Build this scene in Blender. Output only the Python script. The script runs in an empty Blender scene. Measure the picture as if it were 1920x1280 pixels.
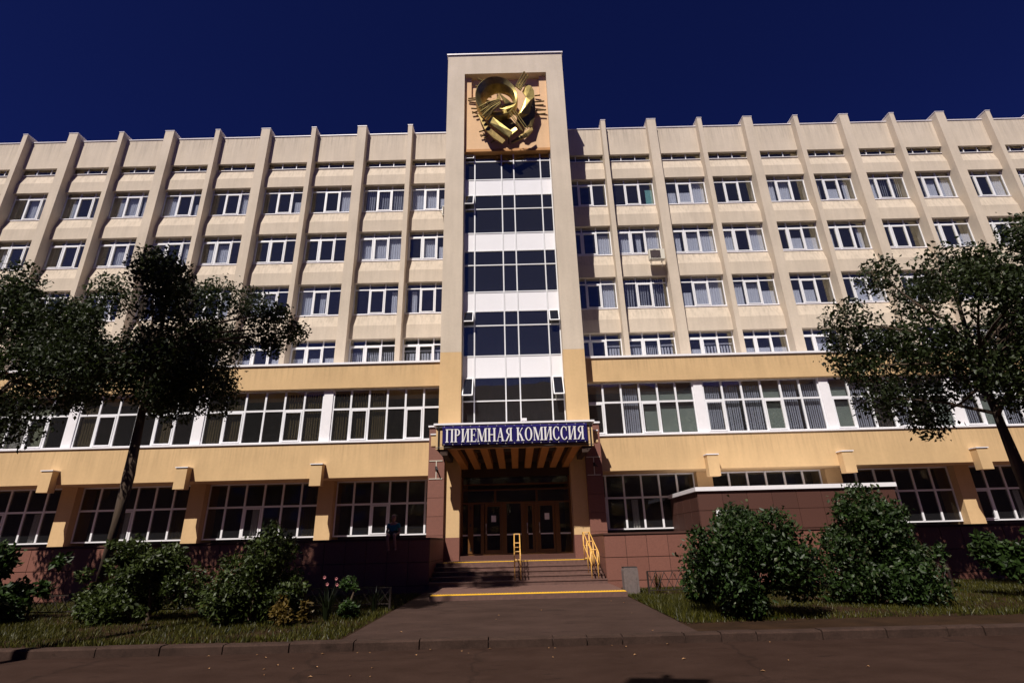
import bpy, math, random
import numpy as np
from mathutils import Vector, Matrix
random.seed(7); RNG = np.random.default_rng(11)
scene = bpy.context.scene
COL = scene.collection
R = math.radians

# ------------------------------------------------------------------ camera
cam_data = bpy.data.cameras.new("camera")
cam_data.sensor_width = 36.0
cam_data.lens = 980 / 1920 * 36.0
cam_data.clip_end = 2000
cam = bpy.data.objects.new("camera", cam_data); COL.objects.link(cam)
cam.location = (0, 0, 1.6)
cam.matrix_world = (Matrix.Translation((0, 0, 1.6)) @ Matrix.Rotation(R(90 + 20.95), 4, 'X')
                    @ Matrix.Rotation(R(-1.43), 4, 'Z'))
scene.camera = cam

# ------------------------------------------------------------------ sky + sun
SUN_DIR = Vector((0.45, 1.0, -1.42)).normalized()          # the way the light travels
EL = math.asin(-SUN_DIR.z)
AZ = math.atan2(-SUN_DIR.x, -SUN_DIR.y)                     # clockwise from +Y to the sun
world = bpy.data.worlds.new("World"); scene.world = world
world.use_nodes = True
wn = world.node_tree.nodes; wl = world.node_tree.links
bg = wn["Background"]
sky = wn.new("ShaderNodeTexSky"); sky.sky_type = 'NISHITA'
sky.sun_disc = False; sky.sun_elevation = EL; sky.sun_rotation = AZ
sky.altitude = 9000; sky.air_density = 0.55; sky.dust_density = 0.0; sky.ozone_density = 10.0
tint = wn.new("ShaderNodeMix"); tint.data_type = 'RGBA'; tint.blend_type = 'MULTIPLY'; tint.inputs[0].default_value = 1.0
tint.inputs[7].default_value = (0.66, 0.58, 1.45, 1)       # deep polarised blue over the whole sky
wl.new(sky.outputs[0], tint.inputs[6]); wl.new(tint.outputs[2], bg.inputs[0]); bg.inputs[1].default_value = 0.055
sun_data = bpy.data.lights.new("sun", 'SUN'); sun_data.energy = 5.0
sun_data.angle = R(0.5); sun_data.color = (1.0, 0.93, 0.84)
sun = bpy.data.objects.new("sun", sun_data); COL.objects.link(sun)
sun.rotation_euler = SUN_DIR.to_track_quat('-Z', 'Y').to_euler()
vs = scene.view_settings
vs.view_transform = 'Standard'; vs.look = 'None'; vs.exposure = 0.30; vs.gamma = 1.0
vs.use_curve_mapping = False

# ------------------------------------------------------------------ materials
def new_mat(name):
    m = bpy.data.materials.new(name); m.use_nodes = True
    nt = m.node_tree; return m, nt, nt.nodes["Principled BSDF"]

def mat(name, col, rough=0.8, metal=0.0, var=0.0, scale=3.0, stretch=(1, 1, 1), bump=0.0, bscale=60.0,
        col2=None, spec=0.5, coords='Object', detail=6.0, rnd=0.0):
    m, nt, b = new_mat(name)
    n, l = nt.nodes, nt.links
    b.inputs["Roughness"].default_value = rough
    b.inputs["Metallic"].default_value = metal
    b.inputs["Specular IOR Level"].default_value = spec
    b.inputs["Base Color"].default_value = (*col, 1)
    if var > 0 or col2 or bump > 0 or rnd > 0:
        geo = n.new("ShaderNodeNewGeometry") if coords == 'World' else n.new("ShaderNodeTexCoord")
        src = geo.outputs["Position"] if coords == 'World' else geo.outputs["Object"]
        mp = n.new("ShaderNodeMapping"); mp.inputs["Scale"].default_value = stretch
        l.new(src, mp.inputs["Vector"])
    out = None
    if var > 0 or col2:
        t = n.new("ShaderNodeTexNoise"); t.inputs["Scale"].default_value = scale
        t.inputs["Detail"].default_value = detail; t.inputs["Roughness"].default_value = 0.65
        l.new(mp.outputs[0], t.inputs["Vector"])
        r = n.new("ShaderNodeValToRGB")
        r.color_ramp.elements[0].position = 0.3; r.color_ramp.elements[1].position = 0.7
        c2 = col2 or col
        r.color_ramp.elements[0].color = (*[min(1, c * (1 - var)) for c in col], 1)
        r.color_ramp.elements[1].color = (*[min(1, c * (1 + var)) for c in c2], 1)
        l.new(t.outputs["Fac"], r.inputs[0]); out = r.outputs[0]
    if rnd > 0:
        oi = n.new("ShaderNodeObjectInfo")
        mr = n.new("ShaderNodeMapRange"); mr.inputs[3].default_value = 1 - rnd; mr.inputs[4].default_value = 1 + rnd
        l.new(oi.outputs["Random"], mr.inputs[0])
        mx = n.new("ShaderNodeVectorMath"); mx.operation = 'SCALE'
        if out: l.new(out, mx.inputs[0])
        else: mx.inputs[0].default_value = col
        l.new(mr.outputs[0], mx.inputs["Scale"]); out = mx.outputs[0]
    if out: l.new(out, b.inputs["Base Color"])
    if bump > 0:
        t2 = n.new("ShaderNodeTexNoise"); t2.inputs["Scale"].default_value = bscale
        t2.inputs["Detail"].default_value = 4
        l.new(mp.outputs[0], t2.inputs["Vector"])
        bp = n.new("ShaderNodeBump"); bp.inputs["Strength"].default_value = bump
        bp.inputs["Distance"].default_value = 0.02
        l.new(t2.outputs["Fac"], bp.inputs["Height"]); l.new(bp.outputs[0], b.inputs["Normal"])
    return m

def stucco(name, col, streak=0.12, drip=0.0):
    """painted render: broad blotches, vertical rain streaks, fine grain"""
    m, nt, b = new_mat(name); n, l = nt.nodes, nt.links
    b.inputs["Roughness"].default_value = 0.92; b.inputs["Specular IOR Level"].default_value = 0.2
    g = n.new("ShaderNodeNewGeometry")
    def noise(st, sc, det):
        mp = n.new("ShaderNodeMapping"); mp.inputs["Scale"].default_value = st
        l.new(g.outputs["Position"], mp.inputs[0])
        t = n.new("ShaderNodeTexNoise"); t.inputs["Scale"].default_value = sc; t.inputs["Detail"].default_value = det
        t.inputs["Roughness"].default_value = 0.6
        l.new(mp.outputs[0], t.inputs["Vector"]); return t.outputs["Fac"]
    a = noise((1, 1, 1), 0.5, 6); s = noise((3.2, 3.2, 0.3), 0.9, 7); f = noise((1, 1, 1), 9, 6)
    def rng(v, lo, hi):
        r = n.new("ShaderNodeMapRange"); r.inputs[1].default_value = 0.3; r.inputs[2].default_value = 0.7
        r.inputs[3].default_value = lo; r.inputs[4].default_value = hi; l.new(v, r.inputs[0]); return r.outputs[0]
    def mul(x, y):
        k = n.new("ShaderNodeMath"); k.operation = 'MULTIPLY'; l.new(x, k.inputs[0]); l.new(y, k.inputs[1]); return k.outputs[0]
    v = mul(mul(rng(a, 0.90, 1.05), rng(s, 1 - streak, 1.03)), rng(f, 0.965, 1.03))
    if drip:
        tc = n.new("ShaderNodeTexCoord"); sp = n.new("ShaderNodeSeparateXYZ"); l.new(tc.outputs["Generated"], sp.inputs[0])
        zr = n.new("ShaderNodeMapRange"); zr.inputs[1].default_value = 0.15; zr.inputs[2].default_value = 1.0; l.new(sp.outputs[2], zr.inputs[0])
        dn = n.new("ShaderNodeMapRange"); dn.inputs[1].default_value = 0.46; dn.inputs[2].default_value = 0.66; l.new(noise((9, 9, 0.5), 1.0, 5), dn.inputs[0])
        dm = mul(zr.outputs[0], dn.outputs[0]); iv = n.new("ShaderNodeMath"); iv.operation = 'MULTIPLY_ADD'; iv.inputs[1].default_value = -drip; iv.inputs[2].default_value = 1.0
        l.new(dm, iv.inputs[0]); v = mul(v, iv.outputs[0])
    sc = n.new("ShaderNodeVectorMath"); sc.operation = 'SCALE'; sc.inputs[0].default_value = col
    l.new(v, sc.inputs["Scale"]); l.new(sc.outputs[0], b.inputs["Base Color"])
    bp = n.new("ShaderNodeBump"); bp.inputs["Strength"].default_value = 0.25; bp.inputs["Distance"].default_value = 0.01
    l.new(noise((1, 1, 1), 45, 4), bp.inputs["Height"]); l.new(bp.outputs[0], b.inputs["Normal"])
    return m

def glass(name, tint=(0.55, 0.6, 0.7), refl=0.12, dirt=0.02, rcol=(0.8, 0.85, 1.0)):
    m = bpy.data.materials.new(name); m.use_nodes = True
    nt = m.node_tree; n, l = nt.nodes, nt.links
    n.remove(n["Principled BSDF"]); out = n["Material Output"]
    tr = n.new("ShaderNodeBsdfTransparent"); tr.inputs[0].default_value = (*tint, 1)
    gl = n.new("ShaderNodeBsdfGlossy"); gl.inputs[0].default_value = (*rcol, 1); gl.inputs["Roughness"].default_value = 0.02
    lw = n.new("ShaderNodeLayerWeight"); lw.inputs[0].default_value = 0.5
    fr = n.new("ShaderNodeMath"); fr.operation = 'POWER'; fr.inputs[1].default_value = 4.0; l.new(lw.outputs["Facing"], fr.inputs[0])
    add = n.new("ShaderNodeMath"); add.operation = 'ADD'; add.inputs[1].default_value = refl; add.use_clamp = True
    l.new(fr.outputs[0], add.inputs[0])
    # panes are never quite flat
    g = n.new("ShaderNodeNewGeometry"); nz = n.new("ShaderNodeTexNoise"); nz.inputs["Scale"].default_value = 0.9
    nz.inputs["Detail"].default_value = 1
    l.new(g.outputs["Position"], nz.inputs["Vector"])
    bp = n.new("ShaderNodeBump"); bp.inputs["Strength"].default_value = 0.12; bp.inputs["Distance"].default_value = 0.05
    l.new(nz.outputs["Fac"], bp.inputs["Height"]); l.new(bp.outputs[0], gl.inputs["Normal"])
    mx = n.new("ShaderNodeMixShader"); l.new(add.outputs[0], mx.inputs[0]); l.new(tr.outputs[0], mx.inputs[1]); l.new(gl.outputs[0], mx.inputs[2])
    df = n.new("ShaderNodeBsdfDiffuse"); df.inputs[0].default_value = (0.35, 0.35, 0.38, 1)
    m2 = n.new("ShaderNodeMixShader"); m2.inputs[0].default_value = dirt
    l.new(mx.outputs[0], m2.inputs[1]); l.new(df.outputs[0], m2.inputs[2]); l.new(m2.outputs[0], out.inputs[0])
    return m

def leaf_mat(name, col, rnd=0.5, trans=0.25, hue=(1, 1, 1)):
    m, nt, b = new_mat(name); n, l = nt.nodes, nt.links
    b.inputs["Roughness"].default_value = 0.5; b.inputs["Specular IOR Level"].default_value = 0.35
    at = n.new("ShaderNodeAttribute"); at.attribute_name = "leafvar"
    r = n.new("ShaderNodeValToRGB")
    r.color_ramp.elements[0].color = (*[c * (1 - rnd) for c in col], 1)
    r.color_ramp.elements[1].color = (*[c * (1 + rnd) * h for c, h in zip(col, hue)], 1)
    l.new(at.outputs["Fac"], r.inputs[0]); l.new(r.outputs[0], b.inputs["Base Color"])
    tl = n.new("ShaderNodeBsdfTranslucent"); l.new(r.outputs[0], tl.inputs[0])
    mx = n.new("ShaderNodeMixShader"); mx.inputs[0].default_value = trans
    l.new(b.outputs[0], mx.inputs[1]); l.new(tl.outputs[0], mx.inputs[2]); l.new(mx.outputs[0], n["Material Output"].inputs[0])
    return m

M = {}
M['beige'] = stucco("beige_render", (0.575, 0.490, 0.402), 0.09)
M['beige_worn'] = stucco("worn_beige_render", (0.575, 0.490, 0.402), 0.10, drip=0.26)
M['orange'] = stucco("ochre_render", (0.60, 0.41, 0.22), 0.06)
M['orange_worn'] = stucco("worn_ochre_render", (0.60, 0.41, 0.22), 0.07, drip=0.20)
M['peach'] = stucco("peach_render", (0.68, 0.45, 0.27), 0.06)
M['white'] = mat("white_metal", (0.78, 0.76, 0.80), 0.45, var=0.04, scale=4)
M['frame'] = mat("white_frame", (0.74, 0.74, 0.78), 0.4)
M['bar'] = mat("aluminium_bar", (0.70, 0.70, 0.73), 0.35)
M['spandrel_white'] = mat("white_spandrel_glass", (0.80, 0.79, 0.83), 0.18, var=0.02, scale=1.5, coords='World')
M['coping'] = mat("coping_metal", (0.70, 0.66, 0.70), 0.4, var=0.08, scale=6, coords='World')
M['granite'] = mat("brown_granite_tile", (0.185, 0.076, 0.056), 0.5, var=0.16, scale=28, detail=9, bump=0.05, coords='World', rnd=0.07)
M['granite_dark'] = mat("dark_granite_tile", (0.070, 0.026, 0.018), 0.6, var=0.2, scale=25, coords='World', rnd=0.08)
M['backing'] = mat("joint_mortar", (0.065, 0.035, 0.028), 0.95)
M['room'] = mat("room_plaster", (0.16, 0.15, 0.14), 0.9, var=0.3, scale=0.6, coords='World')
M['glass'] = glass("window_glass", tint=(0.86, 0.88, 0.93), refl=0.15, rcol=(1.0, 0.95, 0.72))
M['glass_dark'] = glass("tinted_tower_glass", tint=(0.40, 0.41, 0.46), refl=0.24, rcol=(1.0, 0.92, 0.62), dirt=0.035)
M['glass_low'] = glass("ground_floor_glass", tint=(0.72, 0.72, 0.70), refl=0.03)
M['curtain'] = mat("white_curtain", (0.80, 0.80, 0.83), 0.9, var=0.05, scale=3)
M['blind'] = mat("grey_blind", (0.55, 0.55, 0.58), 0.85, var=0.1, scale=3)
M['blind_olive'] = mat("olive_blind", (0.16, 0.12, 0.06), 0.85, var=0.15, scale=3)
M['blind_green'] = mat("pale_green_blind", (0.30, 0.34, 0.26), 0.85, var=0.08, scale=2)
M['curtain_teal'] = mat("teal_curtain", (0.22, 0.50, 0.44), 0.85)
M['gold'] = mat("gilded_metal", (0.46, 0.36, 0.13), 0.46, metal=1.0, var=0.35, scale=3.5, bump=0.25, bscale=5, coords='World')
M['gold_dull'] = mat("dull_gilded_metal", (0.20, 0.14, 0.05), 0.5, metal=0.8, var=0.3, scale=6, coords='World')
M['road'] = None
M['wood'] = mat("yellow_varnished_wood", (0.12, 0.048, 0.008), 0.45, var=0.15, scale=5, stretch=(1, 1, 0.1), coords='World')
M['black'] = mat("black_metal", (0.02, 0.02, 0.022), 0.45)
M['iron'] = mat("dark_iron_paint", (0.022, 0.014, 0.012), 0.5)
M['yellow_rail'] = mat("yellow_enamel", (0.72, 0.40, 0.10), 0.4, var=0.1, scale=10, coords='World')
M['tactile'] = mat("yellow_tactile_strip", (0.80, 0.47, 0.02), 0.55, var=0.12, scale=14, coords='World')
M['step'] = mat("step_stone", (0.115, 0.058, 0.046), 0.7, var=0.25, scale=10, bump=0.1, coords='World', detail=8)
M['navy'] = mat("navy_banner_cloth", (0.014, 0.010, 0.090), 0.9, spec=0.12, var=0.25, scale=2.5, coords='World', bump=0.3, bscale=3)
M['letter'] = mat("silver_white_print", (0.72, 0.70, 0.72), 0.5)
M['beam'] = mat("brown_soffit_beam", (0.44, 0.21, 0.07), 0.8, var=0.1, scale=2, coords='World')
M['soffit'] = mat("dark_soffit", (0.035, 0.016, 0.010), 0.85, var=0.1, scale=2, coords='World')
M['ac'] = mat("ac_casing", (0.62, 0.58, 0.50), 0.5)
M['lamp'] = mat('smoked_lamp_cover', (0.045, 0.035, 0.03), 0.4)
M['bulb'] = mat("string_light_bulb", (0.6, 0.55, 0.5), 0.2)
M['bin'] = mat("grey_concrete_bin", (0.13, 0.10, 0.095), 0.9, var=0.2, scale=14, bump=0.2)
M['bark'] = mat("bark", (0.07, 0.045, 0.03), 0.95, var=0.35, scale=7, stretch=(1, 1, 0.2), bump=0.6, bscale=14)
M['leaf_bush'] = leaf_mat("bush_leaf", (0.013, 0.030, 0.006), 0.6, hue=(1.5, 1.3, 1.0))
M['leaf_pale'] = leaf_mat("pale_leaf", (0.075, 0.085, 0.04), 0.4)
M['leaf_tree'] = leaf_mat("tree_leaf", (0.020, 0.030, 0.007), 0.7, trans=0.35)
M['leaf_left'] = leaf_mat("left_bush_leaf", (0.024, 0.040, 0.008), 0.7, hue=(1.4, 1.2, 1.0))
M['leaf_yellow'] = leaf_mat("yellowing_leaf", (0.085, 0.055, 0.010), 0.45)
M['grass'] = leaf_mat("grass_blade", (0.024, 0.032, 0.004), 0.7, hue=(2.0, 1.4, 1.0))
M['petal_white'] = mat("white_petal", (0.26, 0.23, 0.20), 0.7)
M['petal_pink'] = mat("pink_petal", (0.45, 0.16, 0.17), 0.7)
M['litter'] = leaf_mat("fallen_leaf", (0.32, 0.18, 0.07), 0.5)
M['brown_facade'] = stucco("brown_facade", (0.48, 0.34, 0.25), 0.2)
M['board'] = mat("shadow_board_grey", (0.25, 0.25, 0.26), 0.5)  # grey of the added shadow-casting board

def ground_mat(name, c1, c2, spots=(0.5, 0.5, 0.5), scale=1.1, stains=True, cracks=False):
    m, nt, b = new_mat(name); n, l = nt.nodes, nt.links
    b.inputs["Roughness"].default_value = 0.95; b.inputs["Specular IOR Level"].default_value = 0.12
    g = n.new("ShaderNodeNewGeometry")
    def noise(sc, det, st=(1, 1, 1)):
        mp = n.new("ShaderNodeMapping"); mp.inputs["Scale"].default_value = st
        l.new(g.outputs["Position"], mp.inputs[0])
        t = n.new("ShaderNodeTexNoise"); t.inputs["Scale"].default_value = sc; t.inputs["Detail"].default_value = det
        t.inputs["Roughness"].default_value = 0.7; l.new(mp.outputs[0], t.inputs["Vector"]); return t.outputs["Fac"]
    r = n.new("ShaderNodeValToRGB"); r.color_ramp.elements[0].position = 0.35; r.color_ramp.elements[1].position = 0.68
    r.color_ramp.elements[0].color = (*c1, 1); r.color_ramp.elements[1].color = (*c2, 1)
    l.new(noise(scale, 8, (1, 1.6, 1)), r.inputs[0])
    f = n.new("ShaderNodeMapRange"); f.inputs[1].default_value = 0.35; f.inputs[2].default_value = 0.7
    f.inputs[3].default_value = 0.72; f.inputs[4].default_value = 1.3; l.new(noise(70, 3), f.inputs[0])
    s = n.new("ShaderNodeVectorMath"); s.operation = 'SCALE'; l.new(r.outputs[0], s.inputs[0]); l.new(f.outputs[0], s.inputs["Scale"])
    o = s.outputs[0]
    if stains:
        k = n.new("ShaderNodeMapRange"); k.inputs[1].default_value = 0.60; k.inputs[2].default_value = 0.68
        k.inputs[3].default_value = 1.0; k.inputs[4].default_value = 0.6; l.new(noise(2.6, 4, (0.6, 2.2, 1)), k.inputs[0])
        s2 = n.new("ShaderNodeVectorMath"); s2.operation = 'SCALE'; l.new(o, s2.inputs[0]); l.new(k.outputs[0], s2.inputs["Scale"])
        o = s2.outputs[0]
    if cracks:
        wp = n.new("ShaderNodeTexNoise"); wp.inputs["Scale"].default_value = 2.2; wp.inputs["Detail"].default_value = 5
        l.new(g.outputs["Position"], wp.inputs["Vector"])
        va = n.new("ShaderNodeVectorMath"); va.operation = 'MULTIPLY_ADD'; va.inputs[1].default_value = (0.7, 0.7, 0)
        l.new(wp.outputs["Color"], va.inputs[0]); l.new(g.outputs["Position"], va.inputs[2])
        vo = n.new("ShaderNodeTexVoronoi"); vo.feature = 'DISTANCE_TO_EDGE'; vo.inputs["Scale"].default_value = 0.23
        l.new(va.outputs[0], vo.inputs["Vector"])
        ck = n.new("ShaderNodeMapRange"); ck.inputs[1].default_value = 0.002; ck.inputs[2].default_value = 0.011
        ck.inputs[3].default_value = 0.72; ck.inputs[4].default_value = 1.0; l.new(vo.outputs["Distance"], ck.inputs[0])
        s3 = n.new("ShaderNodeVectorMath"); s3.operation = 'SCALE'; l.new(o, s3.inputs[0]); l.new(ck.outputs[0], s3.inputs["Scale"])
        o = s3.outputs[0]
    l.new(o, b.inputs["Base Color"])
    bp = n.new("ShaderNodeBump"); bp.inputs["Strength"].default_value = 0.5; bp.inputs["Distance"].default_value = 0.01
    l.new(noise(90, 3), bp.inputs["Height"]); l.new(bp.outputs[0], b.inputs["Normal"])
    return m
M['road'] = ground_mat("worn_asphalt", (0.026, 0.0125, 0.0085), (0.040, 0.021, 0.0155), cracks=True)
M['path'] = ground_mat("path_asphalt", (0.036, 0.0205, 0.0165), (0.056, 0.033, 0.027), scale=0.9)
M['kerb'] = ground_mat("kerb_concrete", (0.032, 0.019, 0.015), (0.056, 0.033, 0.026), scale=3)
M['soil'] = ground_mat("soil", (0.020, 0.010, 0.005), (0.036, 0.018, 0.009), scale=2)
M['terrain'] = ground_mat("far_ground", (0.05, 0.045, 0.03), (0.07, 0.06, 0.04), scale=0.3, stains=False)

# ------------------------------------------------------------------ mesh helpers
class MB:
    def __init__(s): s.v = []; s.f = []
    def box(s, x0, x1, y0, y1, z0, z1):
        b = len(s.v)
        s.v += [(x0, y0, z0), (x1, y0, z0), (x1, y1, z0), (x0, y1, z0), (x0, y0, z1), (x1, y0, z1), (x1, y1, z1), (x0, y1, z1)]
        s.f += [tuple(b + i for i in q) for q in ((3, 2, 1, 0), (4, 5, 6, 7), (0, 1, 5, 4), (1, 2, 6, 5), (2, 3, 7, 6), (3, 0, 4, 7))]
        return s
    def quad(s, a, b, c, d):
        k = len(s.v); s.v += [a, b, c, d]; s.f.append((k, k + 1, k + 2, k + 3)); return s
    def prism_x(s, prof, x0, x1):                     # prof: (y,z) outline, extruded along x
        k = len(s.v); n = len(prof)
        s.v += [(x0, y, z) for y, z in prof] + [(x1, y, z) for y, z in prof]
        s.f.append(tuple(k + i for i in range(n))); s.f.append(tuple(k + n + i for i in reversed(range(n))))
        for i in range(n):
            j = (i + 1) % n; s.f.append((k + j, k + i, k + n + i, k + n + j))
        return s
    def prism_y(s, prof, y0, y1):                     # prof: (x,z) outline, extruded along y
        k = len(s.v); n = len(prof)
        s.v += [(x, y0, z) for x, z in prof] + [(x, y1, z) for x, z in prof]
        s.f.append(tuple(k + i for i in range(n))); s.f.append(tuple(k + n + i for i in reversed(range(n))))
        for i in range(n):
            j = (i + 1) % n; s.f.append((k + j, k + i, k + n + i, k + n + j))
        return s
    def tube(s, pts, r, seg=8, r1=None):
        pts = [Vector(p) for p in pts]; n = len(pts); r1 = r if r1 is None else r1
        base = len(s.v)
        for i, p in enumerate(pts):
            d = (pts[min(i + 1, n - 1)] - pts[max(i - 1, 0)]).normalized()
            u = d.cross(Vector((0, 0, 1)))
            if u.length < 1e-3: u = d.cross(Vector((1, 0, 0)))
            u.normalize(); w = d.cross(u)
            rr = r + (r1 - r) * i / max(1, n - 1)
            for k in range(seg):
                a = 2 * math.pi * k / seg
                s.v.append(tuple(p + u * (math.cos(a) * rr) + w * (math.sin(a) * rr)))
        for i in range(n - 1):
            for k in range(seg):
                a = base + i * seg + k; b = base + i * seg + (k + 1) % seg
                s.f.append((a, b, b + seg, a + seg))
        s.f.append(tuple(base + k for k in reversed(range(seg)))); s.f.append(tuple(base + (n - 1) * seg + k for k in range(seg)))
        return s
    def mesh(s, name, m, smooth=False):
        me = bpy.data.meshes.new(name); me.from_pydata(s.v, [], s.f); me.materials.append(m)
        import bmesh
        bm = bmesh.new(); bm.from_mesh(me); bmesh.ops.recalc_face_normals(bm, faces=bm.faces); bm.to_mesh(me); bm.free()
        if smooth: me.polygons.foreach_set("use_smooth", [True] * len(me.polygons))
        me.update(); return me
    def build(s, name, m, parent=None, smooth=False, loc=None):
        return link(name, s.mesh(name, m, smooth), parent, loc)

def link(name, me, parent=None, loc=None):
    o = bpy.data.objects.new(name, me); COL.objects.link(o)
    if loc: o.location = loc
    if parent: o.parent = parent
    return o
def box(name, m, parent, *a): return MB().box(*a).build(name, m, parent)
def tag(o, label=None, cat=None, group=None, kind=None):
    if label: o['label'] = label
    if cat: o['category'] = cat
    if group: o['group'] = group
    if kind: o['kind'] = kind
    return o
def thing(name, label, cat, loc=(0, 0, 0), group=None):
    o = bpy.data.objects.new(name, None); COL.objects.link(o); o.location = loc; o.empty_display_size = 0.3
    return tag(o, label, cat, group)
def copy_tree(o, parent=None):
    c = o.copy(); COL.objects.link(c)
    if parent: c.parent = parent
    for ch in list(o.children): copy_tree(ch, c)
    return c

# ------------------------------------------------------------------ ground
tag(box('terrain', M['terrain'], None, -600, 600, -600, 900, -1.0, -0.03), kind='structure')
tag(box('road', M['road'], None, -60, 60, -30, 9.72, -0.5, 0.0), kind='structure')
tag(box('path', M['path'], None, -3.0, 3.0, 9.92, 18.9, -0.3, 0.13), kind='structure')
lawn = MB(); 
for x0, x1 in ((-45, -3.003), (3.003, 45)):
    nx, ny = 60, 14
    base = len(lawn.v)
    for j in range(ny + 1):
        for i in range(nx + 1):
            x = x0 + (x1 - x0) * i / nx; y = 9.92 + (18.42 - 9.92) * j / ny
            e = min(1, min(i, nx - i) / 2, j / 1.0)
            lawn.v.append((x, y, 0.10 + 0.07 * e * (0.5 + 0.5 * math.sin(x * 1.7 + y) * math.cos(y * 1.3))))
    for j in range(ny):
        for i in range(nx):
            a = base + j * (nx + 1) + i; lawn.f.append((a, a + 1, a + nx + 2, a + nx + 1))
tag(lawn.build('lawn_soil', M['soil']), kind='structure')
kerb = tag(box('kerb', M['backing'], None, -45, 45, 9.74, 9.90, -0.3, 0.095), kind='structure')
x = -30.0; k = 0
while x < 30:
    w = 1.0 + 0.14 * random.random()
    if random.random() < 0.18: w *= 0.55
    st = MB(); dz = random.uniform(-0.006, 0.006); dy = random.uniform(-0.008, 0.008)
    st.prism_x([(9.70 + dy, -0.2), (9.70 + dy, 0.115 + dz), (9.725 + dy, 0.14 + dz), (9.915, 0.14 + dz), (9.915, -0.2)], x + 0.008, x + w - 0.012)
    st.build('kerb_stone', M['kerb'], kerb); x += w

# ------------------------------------------------------------------ main building
B = thing('institute_building', 'long beige and ochre institute building with tall central tower and ribbed wings', 'building', (0, 23, 0))
B.location = (0, 0, 0)
XE = 36.0
WIN_D, SP_D, RIB_D = 26.20, 26.0, 25.58
SILLS = [10.07, 13.42, 16.76, 20.10]
def rib_w(x): return 0.54 if (round(x / 3) % 2 == 1) else 0.27

# tower
tw = MB()
for s in (-1, 1):
    a, b = sorted((s * 2.38, s * 3.37)); tw.box(a, b, 23.0, 31.0, 9.95, 28.72)
tw.box(-2.38, 2.38, 23.0, 31.0, 27.25, 28.72)
tw.box(-2.38, 2.38, 24.6, 31.0, 9.95, 27.25)
tw.build('tower_wall', M['beige'], B)
for s in (-1, 1):
    a, b = sorted((s * 2.38, s * 3.37)); box('tower_leg', M['orange'], B, a, b, 23.0, 31.0, 1.82, 9.947)
    a, b = sorted((s * 2.37, s * 3.36)); box('leg_base', M['granite'], B, a, b, 22.985, 30.9, 0.2, 1.817)
box('tower_coping', M['coping'], B, -3.43, 3.43, 22.93, 31.05, 28.722, 28.80)
# niche panel
npn = MB(); npn.box(-2.378, 2.378, 23.27, 24.5, 21.95, 25.6)
npn.box(-2.378, -2.0, 23.27, 24.5, 25.602, 27.248).box(1.96, 2.378, 23.27, 24.5, 25.602, 27.248)
npn.box(-1.998, 1.958, 23.45, 24.5, 25.602, 27.248)
npn.build('niche_panel', M['peach'], B)
box('niche_ledge', M['beam'], B, -2.377, 2.377, 23.24, 23.70, 21.78, 21.948)

# curtain wall of the tower
SECT = [(20.09, 21.78, 21.31), (16.70, 19.08, 18.19), (13.28, 15.64, 14.80), (9.89, 12.23, 11.46), (5.95, 8.82, 7.69)]
WHITE = [(19.08, 20.09), (15.64, 16.70), (12.23, 13.28), (8.82, 9.89)]
MX = [-2.378, -1.81, -0.34, 0.33, 1.80, 2.378]
GD = 23.55
cw = MB().box(-2.378, 2.378, GD + 0.06, GD + 0.10, 5.86, 5.915).build('curtain_wall', M['frame'], B)
for xm in MX[1:-1]:
    box('mullion', M['bar'], cw, xm - 0.03, xm + 0.03, GD - 0.045, GD + 0.05, 5.92, 21.77)
for xm in (-2.35, 2.35):
    box('mullion', M['bar'], cw, xm - 0.025, xm + 0.025, GD - 0.04, GD + 0.05, 5.92, 21.77)
OPEN = {(0, 0), (1, 0), (3, 0), (4, 0), (3, 4), (4, 4)}
def pane_quad(x0, x1, z0, z1, y):
    return MB().box(x0, x1, y, y + 0.012, z0, z1)
for si, (z0, z1, tz) in enumerate(SECT):
    for zz in (tz,) if si == 0 else (tz, z1):
        box('transom', M['bar'], cw, -2.32, 2.32, GD - 0.035, GD + 0.045, zz - 0.028, zz + 0.028)
    box('transom', M['bar'], cw, -2.32, 2.32, GD - 0.035, GD + 0.045, z0 - 0.028, z0 + 0.028)
    for c in range(5):
        x0, x1 = MX[c] + 0.03, MX[c + 1] - 0.03
        pane_quad(x0, x1, z0 + 0.028, tz - 0.028, GD + random.uniform(0, 0.006)).build('pane', M['glass_dark'], cw)
        if (si, c) in OPEN:
            h = z1 - tz - 0.07; xm = (x0 + x1) / 2
            fr = MB(); w2 = (x1 - x0) / 2 - 0.01; t = 0.045
            fr.box(-w2, w2, -0.03, 0.02, -t, 0).box(-w2, w2, -0.03, 0.02, -h, -h + t)
            fr.box(-w2, -w2 + t, -0.03, 0.02, -h + t, -t).box(w2 - t, w2, -0.03, 0.02, -h + t, -t)
            ob = fr.build('open_sash', M['frame'], cw, loc=(xm, GD - 0.05, z1 - 0.03))
            ob.rotation_euler = (R(-random.uniform(20, 27)), 0, 0)
            g_ = MB().box(-w2 + t, w2 - t, -0.01, 0.0, -h + t, -t).build('pane', M['glass_dark'], cw, loc=ob.location)
            g_.rotation_euler = ob.rotation_euler
            bx = MB().box(x0, x1, GD + 0.25, GD + 0.27, tz, z1); bx.build('room_board', M['room'], cw)
        else:
            pane_quad(x0, x1, tz + 0.028, z1 - 0.028, GD + random.uniform(0, 0.006)).build('pane', M['glass_dark'], cw)
for z0, z1 in WHITE:
    for c in range(5):
        x0, x1 = MX[c] + 0.034, MX[c + 1] - 0.034
        box('spandrel_panel', M['spandrel_white'], cw, x0, x1, GD - 0.012, GD + 0.03, z0 + 0.03, z1 - 0.03)
tr = MB().box(-2.37, 2.37, 24.52, 24.54, 4.9, 21.7)
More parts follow.
